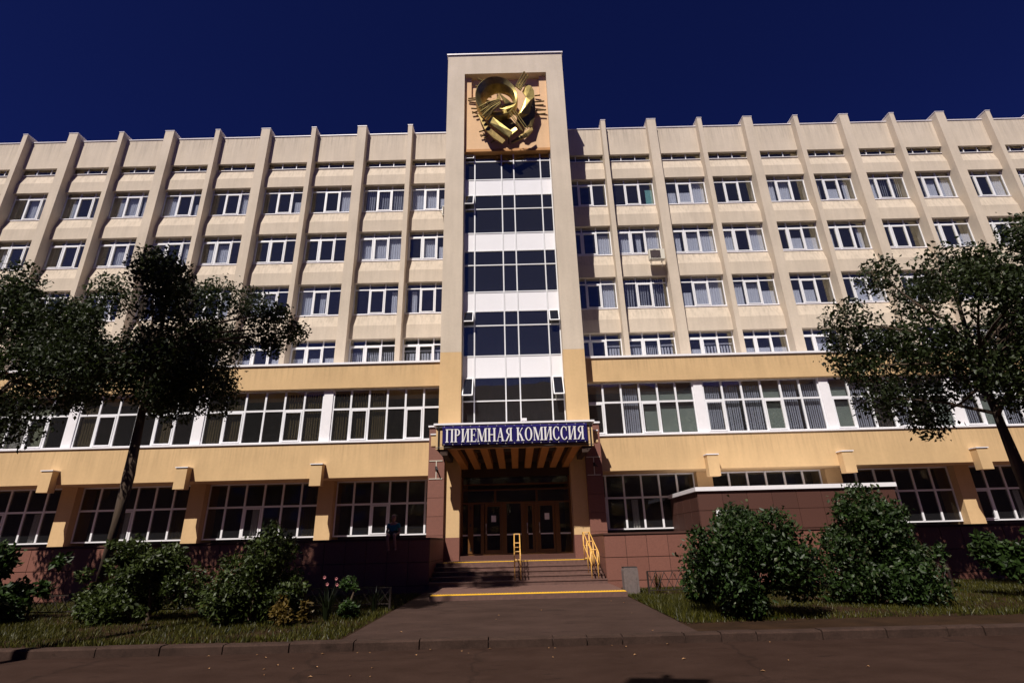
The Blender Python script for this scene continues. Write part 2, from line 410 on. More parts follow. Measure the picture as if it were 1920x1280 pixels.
for z0, z1, _ in SECT: tr.box(-2.37, 2.37, GD + 0.15, 24.49, z0 - 0.35, z0 - 0.1)
tr.build('stair_room', M['room'], B)

# wings: windows
def wframe(w, h, cols, tz, thick=0.05, mid=0.06, sash=None, depth=0.07):
    f = MB()
    f.box(-w / 2, w / 2, 0, depth, 0, thick).box(-w / 2, w / 2, 0, depth, h - thick, h)
    f.box(-w / 2, -w / 2 + thick, 0.001, depth, thick, h - thick).box(w / 2 - thick, w / 2, 0.001, depth, thick, h - thick)
    for i in range(1, cols):
        xm = -w / 2 + w * i / cols
        f.box(xm - mid / 2, xm + mid / 2, -0.006, depth, thick, h - thick)
    f.box(-w / 2 + thick, w / 2 - thick, 0.002, depth - 0.002, tz - mid / 2, tz + mid / 2)
    for c in (sash or []):
        a = -w / 2 + w * c / cols + mid / 2 + 0.012; b = -w / 2 + w * (c + 1) / cols - mid / 2 - 0.012
        t = 0.055; z0, z1 = thick + 0.01, tz - mid / 2 - 0.01
        f.box(a, b, -0.02, 0.05, z0, z0 + t).box(a, b, -0.02, 0.05, z1 - t, z1)
        f.box(a, a + t, -0.02, 0.05, z0 + t, z1 - t).box(b - t, b, -0.02, 0.05, z0 + t, z1 - t)
    return f
def wpanes(w, h, cols, tz, mid=0.06):
    r = []
    for i in range(cols):
        a = -w / 2 + w * i / cols + 0.02; b = -w / 2 + w * (i + 1) / cols - 0.02
        r.append((a, b, 0.03, tz - 0.02)); r.append((a, b, tz + 0.02, h - 0.03))
    return r
def curtain_mesh(x0, x1, z0, z1, y, amp=0.035, pitch=0.13, seed=0):
    rr = random.Random(seed); m_ = MB(); n = max(4, int((x1 - x0) / pitch * 4)); ph = rr.random() * 6
    pts = []
    for i in range(n + 1):
        x_ = x0 + (x1 - x0) * i / n
        pts.append((x_, y + amp * math.sin(ph + x_ / pitch * 2 * math.pi + 0.8 * math.sin(x_ * 5))))
    b = 0
    for (xa, ya) in pts: m_.v += [(xa, ya, z0), (xa * 0.995 + 0.005 * x0, y + (ya - y) * 0.5, z1)]
    for i in range(n): m_.f.append((2 * i, 2 * i + 2, 2 * i + 3, 2 * i + 1))
    return m_
def slat_mesh(x0, x1, z0, z1, y, pitch=0.10, lean=0.0, width=0.075, ang=0.6):
    m_ = MB(); x_ = x0
    while x_ < x1 - 0.02:
        dx = width * math.cos(ang) / 2; dy = width * math.sin(ang) / 2
        m_.quad((x_ - dx + lean, y - dy, z0), (x_ + dx + lean, y + dy, z0), (x_ + dx, y + dy, z1), (x_ - dx, y - dy, z1))
        x_ += pitch * random.uniform(0.85, 1.15)
    return m_
# what hangs behind each window: key (side, bay, floor)
DRESS = {(-1, 0, 3): 'CCc', (-1, 1, 3): 'SSS', (-1, 2, 3): '..C', (-1, 3, 3): '..c', (-1, 0, 2): '.Cc', (-1, 1, 2): 'CCC', (-1, 2, 2): '...', (-1, 3, 2): '...',
         (-1, 0, 1): 'n..', (-1, 1, 1): '..n', (-1, 2, 1): 'Cn.', (-1, 3, 1): 'CC.', (-1, 0, 0): 'bbb', (-1, 1, 0): 'BBB', (-1, 2, 0): 'ccc', (-1, 3, 0): 'c.c',
         (1, 0, 3): '...', (1, 1, 3): '..T', (1, 2, 3): 'ccC', (1, 3, 3): '...', (1, 0, 2): '..C', (1, 1, 2): 'CnC', (1, 2, 2): 'nCC', (1, 3, 2): 'C.C',
         (1, 0, 1): '..C', (1, 1, 1): 'SSS', (1, 2, 1): 'cCC', (1, 3, 1): 'CCc', (1, 0, 0): '..b', (1, 1, 0): 'bBb', (1, 2, 0): 'cbb', (1, 3, 0): 'ccc'}
def dress(win, kinds, w, h, tz, seed):
    n = len(kinds)
    for i, kd in enumerate(kinds):
        a = -w / 2 + w * i / n + 0.05; b = -w / 2 + w * (i + 1) / n - 0.05
        y = 0.20
        if kd == 'C': curtain_mesh(a, b, 0.04, h * 0.97 if seed % 2 else tz * 0.93, y, seed=seed + i).build('curtain', M['curtain'], win)
        elif kd == 'c': curtain_mesh(a + 0.05, b, 0.04, tz * 0.62, y, seed=seed + i).build('curtain', M['curtain'], win)
        elif kd == 'n':
            c_ = a + (b - a) * 0.38; curtain_mesh(c_, c_ + 0.3, 0.04, tz * 0.95, y, seed=seed + i).build('curtain', M['curtain'], win)
        elif kd == 'S': slat_mesh(a, b - 0.05, 0.04, h * 0.95, y, 0.13, lean=-0.05, width=0.09, ang=0.45).build('blind', M['blind'], win)
        elif kd == 'B': slat_mesh(a, b, 0.04, tz * 0.80, y, 0.10, width=0.05, ang=0.2).build('blind', M['curtain'], win)
        elif kd == 'b':
            m_ = slat_mesh(a, b, 0.04, tz * 0.72, y, 0.16, width=0.11, ang=0.2); m_.box(a, b, y - 0.01, y + 0.01, tz * 0.78, tz * 0.84)
            m_.build('blind', M['curtain'], win)
        elif kd == 'T': box('curtain', M['curtain_teal'], win, b - 0.42, b, y, y + 0.02, 0.04, tz * 0.8)
        elif kd == 'O': slat_mesh(a, b, 0.04, h * 0.93, y, 0.12, width=0.07, ang=0.5).build('blind', M['blind_olive'], win)
        elif kd == 'G':
            m_ = MB().box(a - 0.03, b + 0.03, y, y + 0.02, 0.04, tz * 0.88).box(a - 0.03, b + 0.03, y, y + 0.02, tz * 1.03, tz * 1.35); m_.build('blind', M['blind_green'], win)
        elif kd == 'L': slat_mesh(a, b, 0.04, h * 0.9, y, 0.10, width=0.08, ang=0.3).build('blind', M['blind'], win)

PANE_CACHE = {}
def add_panes(win, w, h, cols, tz, single, gm):
    y = 0.03
    if single:
        for (a, b, z0, z1) in wpanes(w, h, cols, tz):
            key = (round(b - a, 3), round(z1 - z0, 3), gm.name)
            if key not in PANE_CACHE: PANE_CACHE[key] = MB().box(0, b - a, 0, 0.008, 0, z1 - z0).mesh('pane', gm)
            p = link('pane', PANE_CACHE[key], win, (a, y, z0))
            p.rotation_euler = (R(random.uniform(-0.35, 0.35)), 0, R(random.uniform(-0.3, 0.3)))
    else:
        m_ = MB()
        for (a, b, z0, z1) in wpanes(w, h, cols, tz): m_.box(a, b, y, y + 0.008, z0, z1)
        tag(m_.build('panes', gm, win), kind='stuff')

frame_cache = {}
NB = 11
for s in (-1, 1):
    for bay in range(NB):
        xa = 3.37 if bay == 0 else 3 + 3 * bay + rib_w(3 + 3 * bay) / 2
        xb = 6 + 3 * bay - rib_w(6 + 3 * bay) / 2
        lo, hi = (xa, xb) if s > 0 else (-xb, -xa)
        w = hi - lo; xc = (lo + hi) / 2
        for fl, zs in enumerate(SILLS):
            h, tz = 1.92, 1.50
            key = (round(w, 3), fl % 2)
            if key not in frame_cache: frame_cache[key] = wframe(w, h, 3, tz, sash=[1] if fl % 2 else [0, 1]).mesh('window', M['frame'])
            win = link('window', frame_cache[key], B, (xc, WIN_D, zs))
            add_panes(win, w, h, 3, tz, bay < 4, M['glass'])
            kinds = DRESS.get((s, bay, fl)) or ''.join(random.choice('CCcn...S') for _ in range(3))
            if s < 0 and bay == 0 and False: kinds = kinds
            dress(win, kinds, w, h, tz, seed=bay * 7 + fl * 3 + (s > 0) * 50)
            box('sill', M['coping'], B, lo + 0.005, hi - 0.005, 26.15, 26.26, zs - 0.045, zs - 0.005)
            # spandrel under the sill
            if fl > 0:
                MB().prism_x([(26.5, zs - 0.05), (26.185, zs - 0.05), (SP_D, zs - 0.74), (SP_D, zs - 1.50), (26.5, zs - 1.50)], lo, hi).build('spandrel', M['beige_worn'], B)
        # attic slit, spandrel above the top windows and parapet
        MB().prism_x([(26.5, 23.28), (26.185, 23.28), (SP_D, 22.60), (SP_D, 21.90), (26.5, 21.90)], lo, hi).build('spandrel', M['beige_worn'], B)
        box('sill', M['coping'], B, lo + 0.005, hi - 0.005, 26.12, 26.45, 23.283, 23.31)
        MB().prism_x([(26.9, 23.72), (SP_D, 23.70), (SP_D, 25.68), (26.9, 25.68)], lo, hi).build('parapet_panel', M['beige_worn'], B)
        at = MB().box(lo, hi, 26.14, 26.18, 23.312, 23.335)
        for fx in (0.33, 0.66): at.box(lo + w * fx - 0.02, lo + w * fx + 0.02, 26.14, 26.18, 23.336, 23.70)
        at.build('attic_window', M['frame'], B)
        MB().box(lo, hi, 26.185, 26.19, 23.336, 23.70).build('attic_pane', M['glass_dark'], B)
        box('roof_flashing', M['coping'], B, lo, hi, SP_D - 0.04, 26.9, 25.682, 25.74)
        if bay < NB:
            xr = s * (6 + 3 * bay); rw = rib_w(6 + 3 * bay) / 2
            box('pilaster', M['beige'], B, xr - rw, xr + rw, RIB_D, 26.6, 9.9, 26.0)
            box('pilaster_cap', M['coping'], B, xr - rw - 0.02, xr + rw + 0.02, RIB_D - 0.02, 26.6, 26.002, 26.04)
    # rooms behind the wing
    lo, hi = (3.4, 36) if s > 0 else (-36, -3.4)
    rm = MB().box(lo, hi, 29.2, 29.4, 0.5, 25.6)
    for z in [5.5, 9.2, 12.4, 15.75, 19.1, 22.5]: rm.box(lo, hi, 26.52, 29.19, z, z + 0.3)
    for bay in range(0, NB, 2): 
        xx = s * (9 + 3 * bay); rm.box(xx - 0.08, xx + 0.08, 26.51, 29.18, 9.6, 25.5)
    rm.build('room_wall', M['room'], B)
    box('roof_slab', M['coping'], B, lo, hi, 26.91, 31, 25.5, 25.66)

# podium
for s in (-1, 1):
    lo, hi = (3.372, 34.5) if s > 0 else (-34.5, -3.372)
    box('upper_band', M['orange_worn'], B, lo, hi, 24.0, 26.3, 8.63, 9.80)
    box('roof_flashing', M['white'], B, lo, hi, 23.93, 26.5, 9.802, 9.90)
    box('lower_band', M['orange_worn'], B, lo, hi, 24.0, 26.6, 4.46, 6.02)
    box('window_ledge', M['white'], B, lo, hi, 23.94, 24.30, 6.022, 6.095)
    # windows of both storeys, six panes to a bay
    for g in range(5):
        a = 3.40 if g == 0 else 9.03 + 6 * (g - 1); b = 8.60 + 6 * g
        x0, x1 = (a, b) if s > 0 else (-b, -a)
        w = x1 - x0; h = 8.63 - 6.10; tz = 1.55
        win = wframe(w, h, 6, tz, 0.07, 0.085, sash=[1, 4] if s < 0 else [0, 3], depth=0.09).build('window', M['frame'], B, loc=((x0 + x1) / 2, 24.22, 6.10))
        win['label'] = 'wide first floor window of two rows of panes'
        add_panes(win, w, h, 6, tz, g < 2, M['glass_low'] if s < 0 else M['glass'])
        kinds = {(-1, 0): 'OOO...', (-1, 1): 'OO..OO', (1, 0): '..GGG.', (1, 1): 'LLLGLL'}.get((s, g)) or ''.join(random.choice('OL.G') for _ in range(6))
        if s > 0 and g == 0: kinds = '..LGGG'
        dress(win, kinds, w, h, tz, 100 + g)
        # white column between the groups
        px = s * (8.815 + 6 * g)
        box('column', M['white'], B, px - 0.213, px + 0.213, 24.17, 24.60, 6.10, 8.63)
        # ground floor
        a2 = 3.40 if g == 0 else 9.20 + 6 * (g - 1); b2 = 8.44 + 6 * g
        x0, x1 = (a2, b2) if s > 0 else (-b2, -a2); w = x1 - x0; h = 2.46; tz = 1.40
        win = wframe(w, h, 6, tz, 0.06, 0.085, sash=[2] if s < 0 else [0], depth=0.09).build('window', M['frame'], B, loc=((x0 + x1) / 2, 25.44, 2.0))
        win['label'] = 'wide ground floor window deep under the ochre band'
        add_panes(win, w, h, 6, tz, g < 2, M['glass_low'])
        dress(win, {(1, 0): 'O.n...', (-1, 0): '......'}.get((s, g)) or random.choice(('.O..n.', 'OO....', '..n..O')), w, h, tz, 140 + g)
        box('column', M['orange'], B, px - 0.36, px + 0.36, 25.08, 26.3, 1.86, 4.455)['label'] = 'ochre ground floor column'
        bx = box('beam_end', M['orange'], B, px - 0.27, px + 0.23, 23.62, 23.998, 4.10, 5.02)
        box('beam_cap', M['white'], bx, px - 0.30, px + 0.26, 23.58, 23.996, 5.022, 5.06)
    rm = MB().box(lo, hi, 27.9, 28.1, 1.0, 9.5).box(lo, hi, 24.45, 27.89, 8.70, 8.9).box(lo, hi, 26.35, 27.88, 1.7, 1.98)
    for g in range(5): rm.box(s * (8.82 + 6 * g) - 0.1, s * (8.82 + 6 * g) + 0.1, 24.62, 27.87, 6.1, 8.69)
    rm.build('room_wall', M['room'], B)
    # plinth with its tile facing
    ph0, ph1 = (3.0, 36) if s > 0 else (-36, -3.0)
    pl = box('plinth', M['backing'], B, ph0 + 0.02, ph1, 19.23, 25.42, -0.2, 1.75)
    box('plinth_coping', M['granite_dark'], B, ph0 - 0.02 * (s > 0), ph1 + 0.02 * (s < 0), 19.17, 25.42, 1.752, 1.81)
    tiles = {}
    for row, (z0, z1) in enumerate(((-0.3, 0.31), (0.31, 1.03), (1.03, 1.745))):
        x = 3.0; i = 0
        while x < 24:
            wd = 0.72
            key = (row,)
            if key not in tiles:
                t = MB(); g_ = 0.008
                t.prism_x([(19.231, z0 + g_), (19.202, z0 + g_ + 0.004), (19.202, z1 - g_ - 0.004), (19.231, z1 - g_)], g_, wd - g_)
                tiles[key] = t.mesh('tile', M['granite'])
            link('tile', tiles[key], pl, ((x if s > 0 else -x - wd), random.uniform(-0.004, 0.003), 0)); x += wd; i += 1
    # cheek tiles beside the stairs
    for row, (z0, z1) in enumerate(((-0.3, 0.31), (0.31, 1.03), (1.03, 1.745))):
        for k2 in range(5):
            y0 = 19.235 + 0.71 * k2
            xx = s * 3.018
            a_, b_ = sorted((xx, xx - s * 0.025))
            box('tile', M['granite'], pl, a_, b_, y0 + 0.006, y0 + 0.704, z0 + 0.008, z1 - 0.008)
    # granite pylon beside the entrance
    a_, b_ = sorted((s * 3.03, s * 3.72)); c_, d_ = sorted((s * 3.376, s * 3.70))
    py = MB().box(a_ + 0.02, b_ - 0.02, 22.84, 22.995, 0.3, 6.38).box(c_, d_, 22.996, 23.99, 0.3, 6.38).build('pylon', M['backing'], B)
    py['label'] = 'slim brown granite pylon beside the entrance'
    z = 6.38
    while z > 1.9:
        z0 = max(1.80, z - 0.745)
        MB().box(a_, b_, 22.80, 22.839, z0 + 0.007, z - 0.007).build('tile', M['granite'], py)
        xx = s * 3.03; e0, e1 = sorted((xx, xx + s * 0.019))
        MB().box(e0, e1, 22.841, 22.994, z0 + 0.007, z - 0.007).build('tile', M['granite'], py)
        xx = s * 3.701; e0, e1 = sorted((xx, xx + s * 0.019))
        MB().box(e0, e1, 22.841, 23.99, z0 + 0.007, z - 0.007).build('tile', M['granite'], py)
        z = z0 if z0 > 1.81 else 0
    MB().box(a_ - 0.04, b_ + 0.04, 22.74, 22.992, 6.382, 6.45).build('pylon_cap', M['white'], py)
    fb = MB(); xc = (a_ + b_) / 2; zc = 4.55
    fb.box(a_ + 0.04, b_ - 0.08, 22.775, 22.799, zc + 0.36, zc + 0.39).box(a_ + 0.04, b_ - 0.08, 22.775, 22.799, zc - 0.39, zc - 0.36)
    fb.box(xc - 0.017, xc + 0.014, 22.775, 22.798, zc - 0.359, zc + 0.359)
    fb.build('bracket_rail', M['ac'], py)
    MB().tube([(xc, 22.77, zc + 0.10), (xc + 0.10, 22.55, zc - 0.05)], 0.03).box(xc - 0.04, xc + 0.04, 22.73, 22.773, zc - 0.02, zc + 0.14).build('flag_holder', M['black'], py)

# entrance porch floor and stairs
st = box('porch_floor', M['step'], B, -2.995, 2.995, 20.82, 23.62, 0.0, 0.93)
box('door_ledge', M['granite_dark'], B, -2.37, 2.37, 23.05, 24.4, 0.931, 1.10)
stairs = box('stairs', M['step'], B, -2.96, 2.96, 18.92, 20.819, -0.1, 0.262)
for i in range(5):
    z1 = 0.262 + 0.134 * (i + 1); y0 = 18.92 + 0.475 * i
    if i < 4:
        MB().box(-2.958, 2.958, y0 + 0.02, 20.818 - i * 0.001, z1 - 0.134, z1 - 0.035).build('riser', M['step'], stairs)
        MB().box(-2.962, 2.962, y0, 20.817 - i * 0.001, z1 - 0.034, z1).build('tread', M['step'], stairs)
box('landing', M['step'], B, -2.45, 3.0, 15.9, 18.90, -0.1, 0.258)
def tactile(name, x0, x1, y0, y1, z):
    o = box(name, M['tactile'], B, x0, x1, y0, y1, z, z + 0.008)
    m_ = MB(); x = x0 + 0.03
    while x < x1 - 0.05:
        m_.box(x, x + 0.035, y0 + 0.01, y1 - 0.01, z + 0.009, z + 0.017); x += 0.075
    tag(m_.build('stud', M['tactile'], o), kind='stuff'); return o
tactile('tactile_strip', -2.75, 2.75, 20.83, 21.12, 0.931)
tactile('tactile_strip', -2.44, 2.98, 15.92, 16.17, 0.259)

# entrance glazing
ED = 23.72
eg = MB().box(-2.38, 2.38, ED, ED + 0.10, 1.10, 1.17).build('entrance_screen', M['wood'], B)
posts = [(-2.34, 0.08), (-1.97, 0.24), (-1.46, 0.15), (-0.52, 0.2), (0.30, 0.2), (0.85, 0.14), (1.76, 0.2), (2.34, 0.08)]
for x, w in posts:
    box('post', M['wood'], eg, x - w / 2, x + w / 2, ED - 0.03, ED + 0.12, 1.171, 3.16 if w > 0.1 else 4.28)
for z, t in ((3.16, 0.07), (3.72, 0.05), (3.95, 0.05)):
    box('rail', M['wood'], eg, -2.3, 2.3, ED - 0.02, ED + 0.11, z, z + t)
for x in (-0.9, 0.9): box('post', M['wood'], eg, x - 0.04, x + 0.04, ED - 0.01, ED + 0.1, 3.24, 3.71)
pz = [(-2.3, -2.09), (-1.85, -1.535), (-0.42, 0.2), (1.86, 2.3)]
for a, b in pz:
    box('pane', M['glass_low'], eg, a, b, ED + 0.04, ED + 0.05, 1.172, 3.158)
    box('mid_rail', M['bar'], eg, a, b, ED + 0.0, ED + 0.035, 1.87, 1.93)
for a, b in ((-2.3, -0.95), (-0.85, 0.85), (0.95, 2.3)): box('pane', M['glass_low'], eg, a, b, ED + 0.04, ED + 0.05, 3.24, 3.71)
box('pane', M['glass_low'], eg, -2.3, 2.3, ED + 0.04, ED + 0.05, 4.01, 4.28)
for a, b in ((-1.35, -0.63), (0.93, 1.65), (0.41, 0.77)):
    d = MB(); t = 0.09
    d.box(a, b, ED, ED + 0.06, 1.175, 1.30).box(a, b, ED, ED + 0.06, 3.05, 3.155)
    d.box(a, a + t, ED, ED + 0.06, 1.301, 3.049).box(b - t, b, ED, ED + 0.06, 1.301, 3.049)
    do = d.build('door', M['wood'], eg)
    box('pane', M['glass_low'], do, a + t, b - t, ED + 0.03, ED + 0.04, 1.301, 3.049)
    MB().tube([(a + 0.05, ED - 0.02, 1.95), (a + 0.05, ED - 0.07, 2.0), (a + 0.05, ED - 0.07, 2.3), (a + 0.05, ED - 0.02, 2.35)], 0.015).build('handle', M['bar'], do)
    box('push_bar', M['bar'], do, a + t, b - t, ED - 0.02, ED + 0.02, 1.88, 1.93)
for x, z in ((-0.98, 2.55), (1.32, 2.6)): MB().box(x - 0.1, x + 0.1, ED + 0.024, ED + 0.028, z - 0.13, z + 0.13).build('paper_notice', M['white'], eg)
for z in (1.35, 2.3, 3.0):
    for x in (-1.97,): MB().box(x - 0.03, x + 0.03, ED - 0.05, ED - 0.031, z - 0.06, z + 0.06).build('hinge', M['black'], eg)
box('lobby_wall', M['room'], B, -2.6, 2.6, 27.0, 27.2, 0.5, 5.2)
box('lobby_floor', M['granite_dark'], B, -2.37, 2.37, 24.41, 26.99, 0.6, 1.08)

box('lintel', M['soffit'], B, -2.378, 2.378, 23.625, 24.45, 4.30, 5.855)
# canopy: shallow box over the steps whose ribbed soffit slopes down and narrows to the doors
CF = 20.95
can = MB().box(-3.15, 3.15, CF, CF + 0.16, 5.10, 6.05).build('canopy', M['orange'], B); can['label'] = 'ochre entrance canopy carrying the navy banner'
for s in (-1, 1):
    a_, b_ = sorted((s * 2.66, s * 2.80)); MB().box(a_, b_, CF + 0.161, 22.99, 5.16, 6.04).build('side_beam', M['orange'], can)
box('canopy_flashing', M['white'], can, -3.24, 3.24, CF - 0.11, 22.98, 6.052, 6.125)
def sof(x, t): return (x * (1 - 0.115 * t), CF + 0.165 + 2.47 * t, 5.13 - 0.50 * t)
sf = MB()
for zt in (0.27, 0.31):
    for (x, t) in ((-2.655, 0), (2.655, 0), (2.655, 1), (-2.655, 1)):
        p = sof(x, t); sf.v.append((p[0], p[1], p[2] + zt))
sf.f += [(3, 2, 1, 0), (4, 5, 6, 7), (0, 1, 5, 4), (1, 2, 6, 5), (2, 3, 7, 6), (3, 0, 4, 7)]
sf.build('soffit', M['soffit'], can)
for i in range(9):
    x = -2.50 + 0.625 * i; m_ = MB(); h_ = 0.155
    for zt in (0.0, 0.268):
        for (xx, t) in ((x - h_, 0), (x + h_, 0), (x + h_, 1), (x - h_, 1)):
            p = sof(xx, t); m_.v.append((p[0], p[1], p[2] + zt))
    m_.f += [(3, 2, 1, 0), (4, 5, 6, 7), (0, 1, 5, 4), (1, 2, 6, 5), (2, 3, 7, 6), (3, 0, 4, 7)]
    m_.build('soffit_beam', M['beam'], can)
for xi, t in ((1, 0.12), (1, 0.62), (3, 0.12), (3, 0.62), (4, 0.12), (4, 0.62), (6, 0.12), (6, 0.62)):
    if xi == 4: continue
    x = -2.50 + 0.625 * (xi + 0.5); m_ = MB()
    for zt in (0.10, 0.262):
        for (xx, tt) in ((x - 0.15, t), (x + 0.15, t), (x + 0.15, t + 0.18), (x - 0.15, t + 0.18)):
            p = sof(xx, tt); m_.v.append((p[0], p[1], p[2] + zt))
    m_.f += [(3, 2, 1, 0), (4, 5, 6, 7), (0, 1, 5, 4), (1, 2, 6, 5), (2, 3, 7, 6), (3, 0, 4, 7)]
    m_.build('soffit_lamp', M['lamp'], can)
# dark brackets under both ends of the fascia
for s in (-1, 1):
    m_ = MB().prism_y([(s * 3.12, 5.098), (s * 2.68, 5.098), (s * 2.68, 4.86), (s * 2.90, 4.86)], CF + 0.02, 22.98)
    m_.build('corner_bracket', M['soffit'], can)
    fl = box('floodlight', M['orange'], can, *sorted((s * 3.152, s * 3.40)), 21.3, 21.6, 5.30, 5.75)
    box('floodlight_hood', M['white'], fl, *sorted((s * 3.152, s * 3.42)), 21.26, 21.63, 5.752, 5.80)
cf = MB()
for x in (-3.04, 3.04): cf.tube([(x, CF - 0.07, 5.08), (x, CF - 0.07, 6.02)], 0.022, 6)
cf.tube([(-3.14, CF - 0.06, 5.96), (3.14, CF - 0.06, 5.96)], 0.018, 6).tube([(-3.14, CF - 0.06, 5.16), (3.14, CF - 0.06, 5.16)], 0.018, 6)
cf.build('conduit_frame', M['black'], can)

# ------------------------------------------------------------------ banner with lettering
bn = MB(); NX, NZ = 60, 6; bx0, bx1, bz0, bz1 = -2.88, 2.915, 5.21, 6.00
def by(u, v): return 20.835 + 0.012 * math.sin(u * 19 + v * 2) * (1 - v) + 0.006 * math.sin(u * 43 + 1)
for k in (0, 0.006):
    for j in range(NZ + 1):
        for i in range(NX + 1):
            u, v = i / NX, j / NZ
            sag = -0.02 * math.sin(math.pi * u * 3) ** 2 * (1 - v)
            bn.v.append((bx0 + (bx1 - bx0) * u, by(u, v) + k, bz0 + (bz1 - bz0) * v + sag))
W_ = NX + 1; T_ = W_ * (NZ + 1)
for j in range(NZ):
    for i in range(NX):
        a = j * W_ + i; bn.f.append((a, a + 1, a + W_ + 1, a + W_)); bn.f.append((T_ + a + W_, T_ + a + W_ + 1, T_ + a + 1, T_ + a))
for i in range(NX):
    bn.f.append((i, T_ + i, T_ + i + 1, i + 1)); a = NZ * W_ + i; bn.f.append((a, a + 1, T_ + a + 1, T_ + a))
banner = bn.build('banner', M['navy'], None, smooth=True)
tag(banner, 'navy cloth banner with white serif Cyrillic lettering stretched across the canopy front', 'banner')

TH, TN, SE = 0.17, 0.06, 0.055                      # stem, hairline, serif thickness
def bar(x0, x1, z0, z1): return [(x0, z0), (x1, z0), (x1, z1), (x0, z1)]
def stem(x, z0=0.0, z1=1.0, t=TH):
    return [bar(x, x + t, z0, z1), bar(x - 0.07, x + t + 0.07, z0, z0 + SE), bar(x - 0.07, x + t + 0.07, z1 - SE, z1)]
def arc(cx, cz, rx, rz, a0, a1, tmax, tmin=0.05, n=14):
    out = []
    for i in range(n):
        p = []
        for t in (i / n, (i + 1) / n):
            a = math.radians(a0 + (a1 - a0) * t)
            th = tmin + (tmax - tmin) * abs(math.cos(a)) ** 1.3
            p.append(((cx + rx * math.cos(a), cz + rz * math.sin(a)), (cx + (rx - th) * math.cos(a), cz + (rz - min(th, 0.085 + 0.3 * (th - tmin))) * math.sin(a))))
        out.append([p[0][0], p[1][0], p[1][1], p[0][1]])
    return out
def diag(xa, za, xb, zb, t): return [[(xa, za), (xa + t, za), (xb + t, zb), (xb, zb)]]
G = {}
G['П'] = (0.82, stem(0.07) + stem(0.58) + [bar(0.2, 0.62, 1 - SE, 1)])
G['Р'] = (0.66, stem(0.07) + arc(0.30, 0.74, 0.30, 0.26, -90, 90, 0.16) + [bar(0.2, 0.31, 0.94, 1), bar(0.2, 0.31, 0.48, 0.54)])
G['И'] = (0.84, stem(0.07) + stem(0.60) + diag(0.22, 0.10, 0.56, 0.90, 0.07))
G['Е'] = (0.66, stem(0.07) + [bar(0.2, 0.60, 0, SE), bar(0.2, 0.58, 1 - SE, 1), bar(0.2, 0.46, 0.49, 0.54), [(0.55, 0), (0.62, 0), (0.64, 0.24), (0.60, 0.24)],
                              [(0.53, 1), (0.59, 1), (0.60, 0.78), (0.565, 0.78)], bar(0.44, 0.475, 0.40, 0.64)])
G['М'] = (1.0, [bar(0.06, 0.12, 0, 1), bar(0.0, 0.20, 0, SE), bar(-0.02, 0.2, 1 - SE, 1), bar(0.66, 1.0, 0, SE), bar(0.76, 1.0, 1 - SE, 1), bar(0.76, 0.93, 0, 1)]
          + diag(0.08, 1.0, 0.40, 0.02, 0.17) + diag(0.42, 0.02, 0.76, 1.0, 0.06))
G['Н'] = (0.84, stem(0.07) + stem(0.60) + [bar(0.2, 0.62, 0.48, 0.54)])
G['А'] = (0.82, diag(0.06, 0.0, 0.38, 1.0, 0.06) + diag(0.56, 0.0, 0.32, 1.0, 0.16) + [bar(0.0, 0.2, 0, SE), bar(0.48, 0.80, 0, SE), bar(0.18, 0.56, 0.30, 0.35)])
G['Я'] = (0.72, stem(0.48) + arc(0.42, 0.74, 0.32, 0.26, 90, 270, 0.16) + [bar(0.41, 0.55, 0.94, 1), bar(0.41, 0.55, 0.48, 0.53), bar(0.0, 0.14, 0, SE)] + diag(0.04, 0.0, 0.34, 0.50, 0.13))
G['К'] = (0.78, stem(0.07) + diag(0.20, 0.46, 0.52, 0.92, 0.07) + diag(0.56, 0.0, 0.26, 0.56, 0.17) + [bar(0.46, 0.80, 0, SE)] + arc(0.62, 0.88, 0.09, 0.10, 60, 200, 0.07, n=5))
G['О'] = (0.82, arc(0.39, 0.5, 0.38, 0.515, 0, 360, 0.17, n=30))
G['С'] = (0.72, arc(0.39, 0.5, 0.38, 0.515, 48, 318, 0.17, n=24) + [bar(0.60, 0.645, 0.66, 0.98), bar(0.60, 0.64, 0.08, 0.24)])
TEXT = "ПРИЕМНАЯ КОМИССИЯ"
tot = sum(G[c][0] + 0.07 if c != ' ' else 0.36 for c in TEXT)
x0t, x1t, zb, Ht = -2.76, 2.80, 5.345, 0.53
sx = (x1t - x0t) / tot; x = x0t
for c in TEXT:
    if c == ' ': x += 0.36 * sx; continue
    w, polys = G[c]; m_ = MB()
    for k, p in enumerate(polys):
        u = ((x + w * sx / 2) - bx0) / (bx1 - bx0)
        pr = [(x + (px + 0.03) * sx, zb + pzv * Ht) for px, pzv in p]
        m_.prism_y(pr, 20.808 - 0.0004 * k, 20.818)
    m_.build('letter', M['letter'], banner); x += (w + 0.07) * sx
# string lights along the banner
sl = thing('string_lights', 'thin string of tiny unlit bulbs along the top and bottom of the navy banner', 'string lights', (0, 20.80, 5.97))
wire = MB()
for zt in (5.975, 5.26):
    wire.tube([(-3.0 + 6.0 * i / 40, -0.02, zt - 5.97 + 0.012 * math.sin(i * 1.9)) for i in range(41)], 0.004, 4)
wire.build('cable', M['black'], sl)
bm_ = MB()
for zt in (5.97, 5.255):
    for i in range(17):
        xx = -2.8 + 0.35 * i
        bm_.tube([(xx, -0.022, zt - 5.97 + 0.012), (xx + 0.006, -0.032, zt - 5.97 - 0.02)], 0.012, 6)
tag(bm_.build('bulbs', M['bulb'], sl), kind='stuff')

# ------------------------------------------------------------------ gilded relief
rel = thing('relief_sculpture', 'gilded metal relief of ring, wing and rays hung in the tower niche', 'sculpture', (0, 22.4, 24.3))
ox, oz = 0, 24.3
def rel_build(mb, name, m=None, smooth=False):
    mb.v = [(a, b, c - oz) for a, b, c in mb.v]
    return mb.build(name, m or M['gold'], rel, smooth)
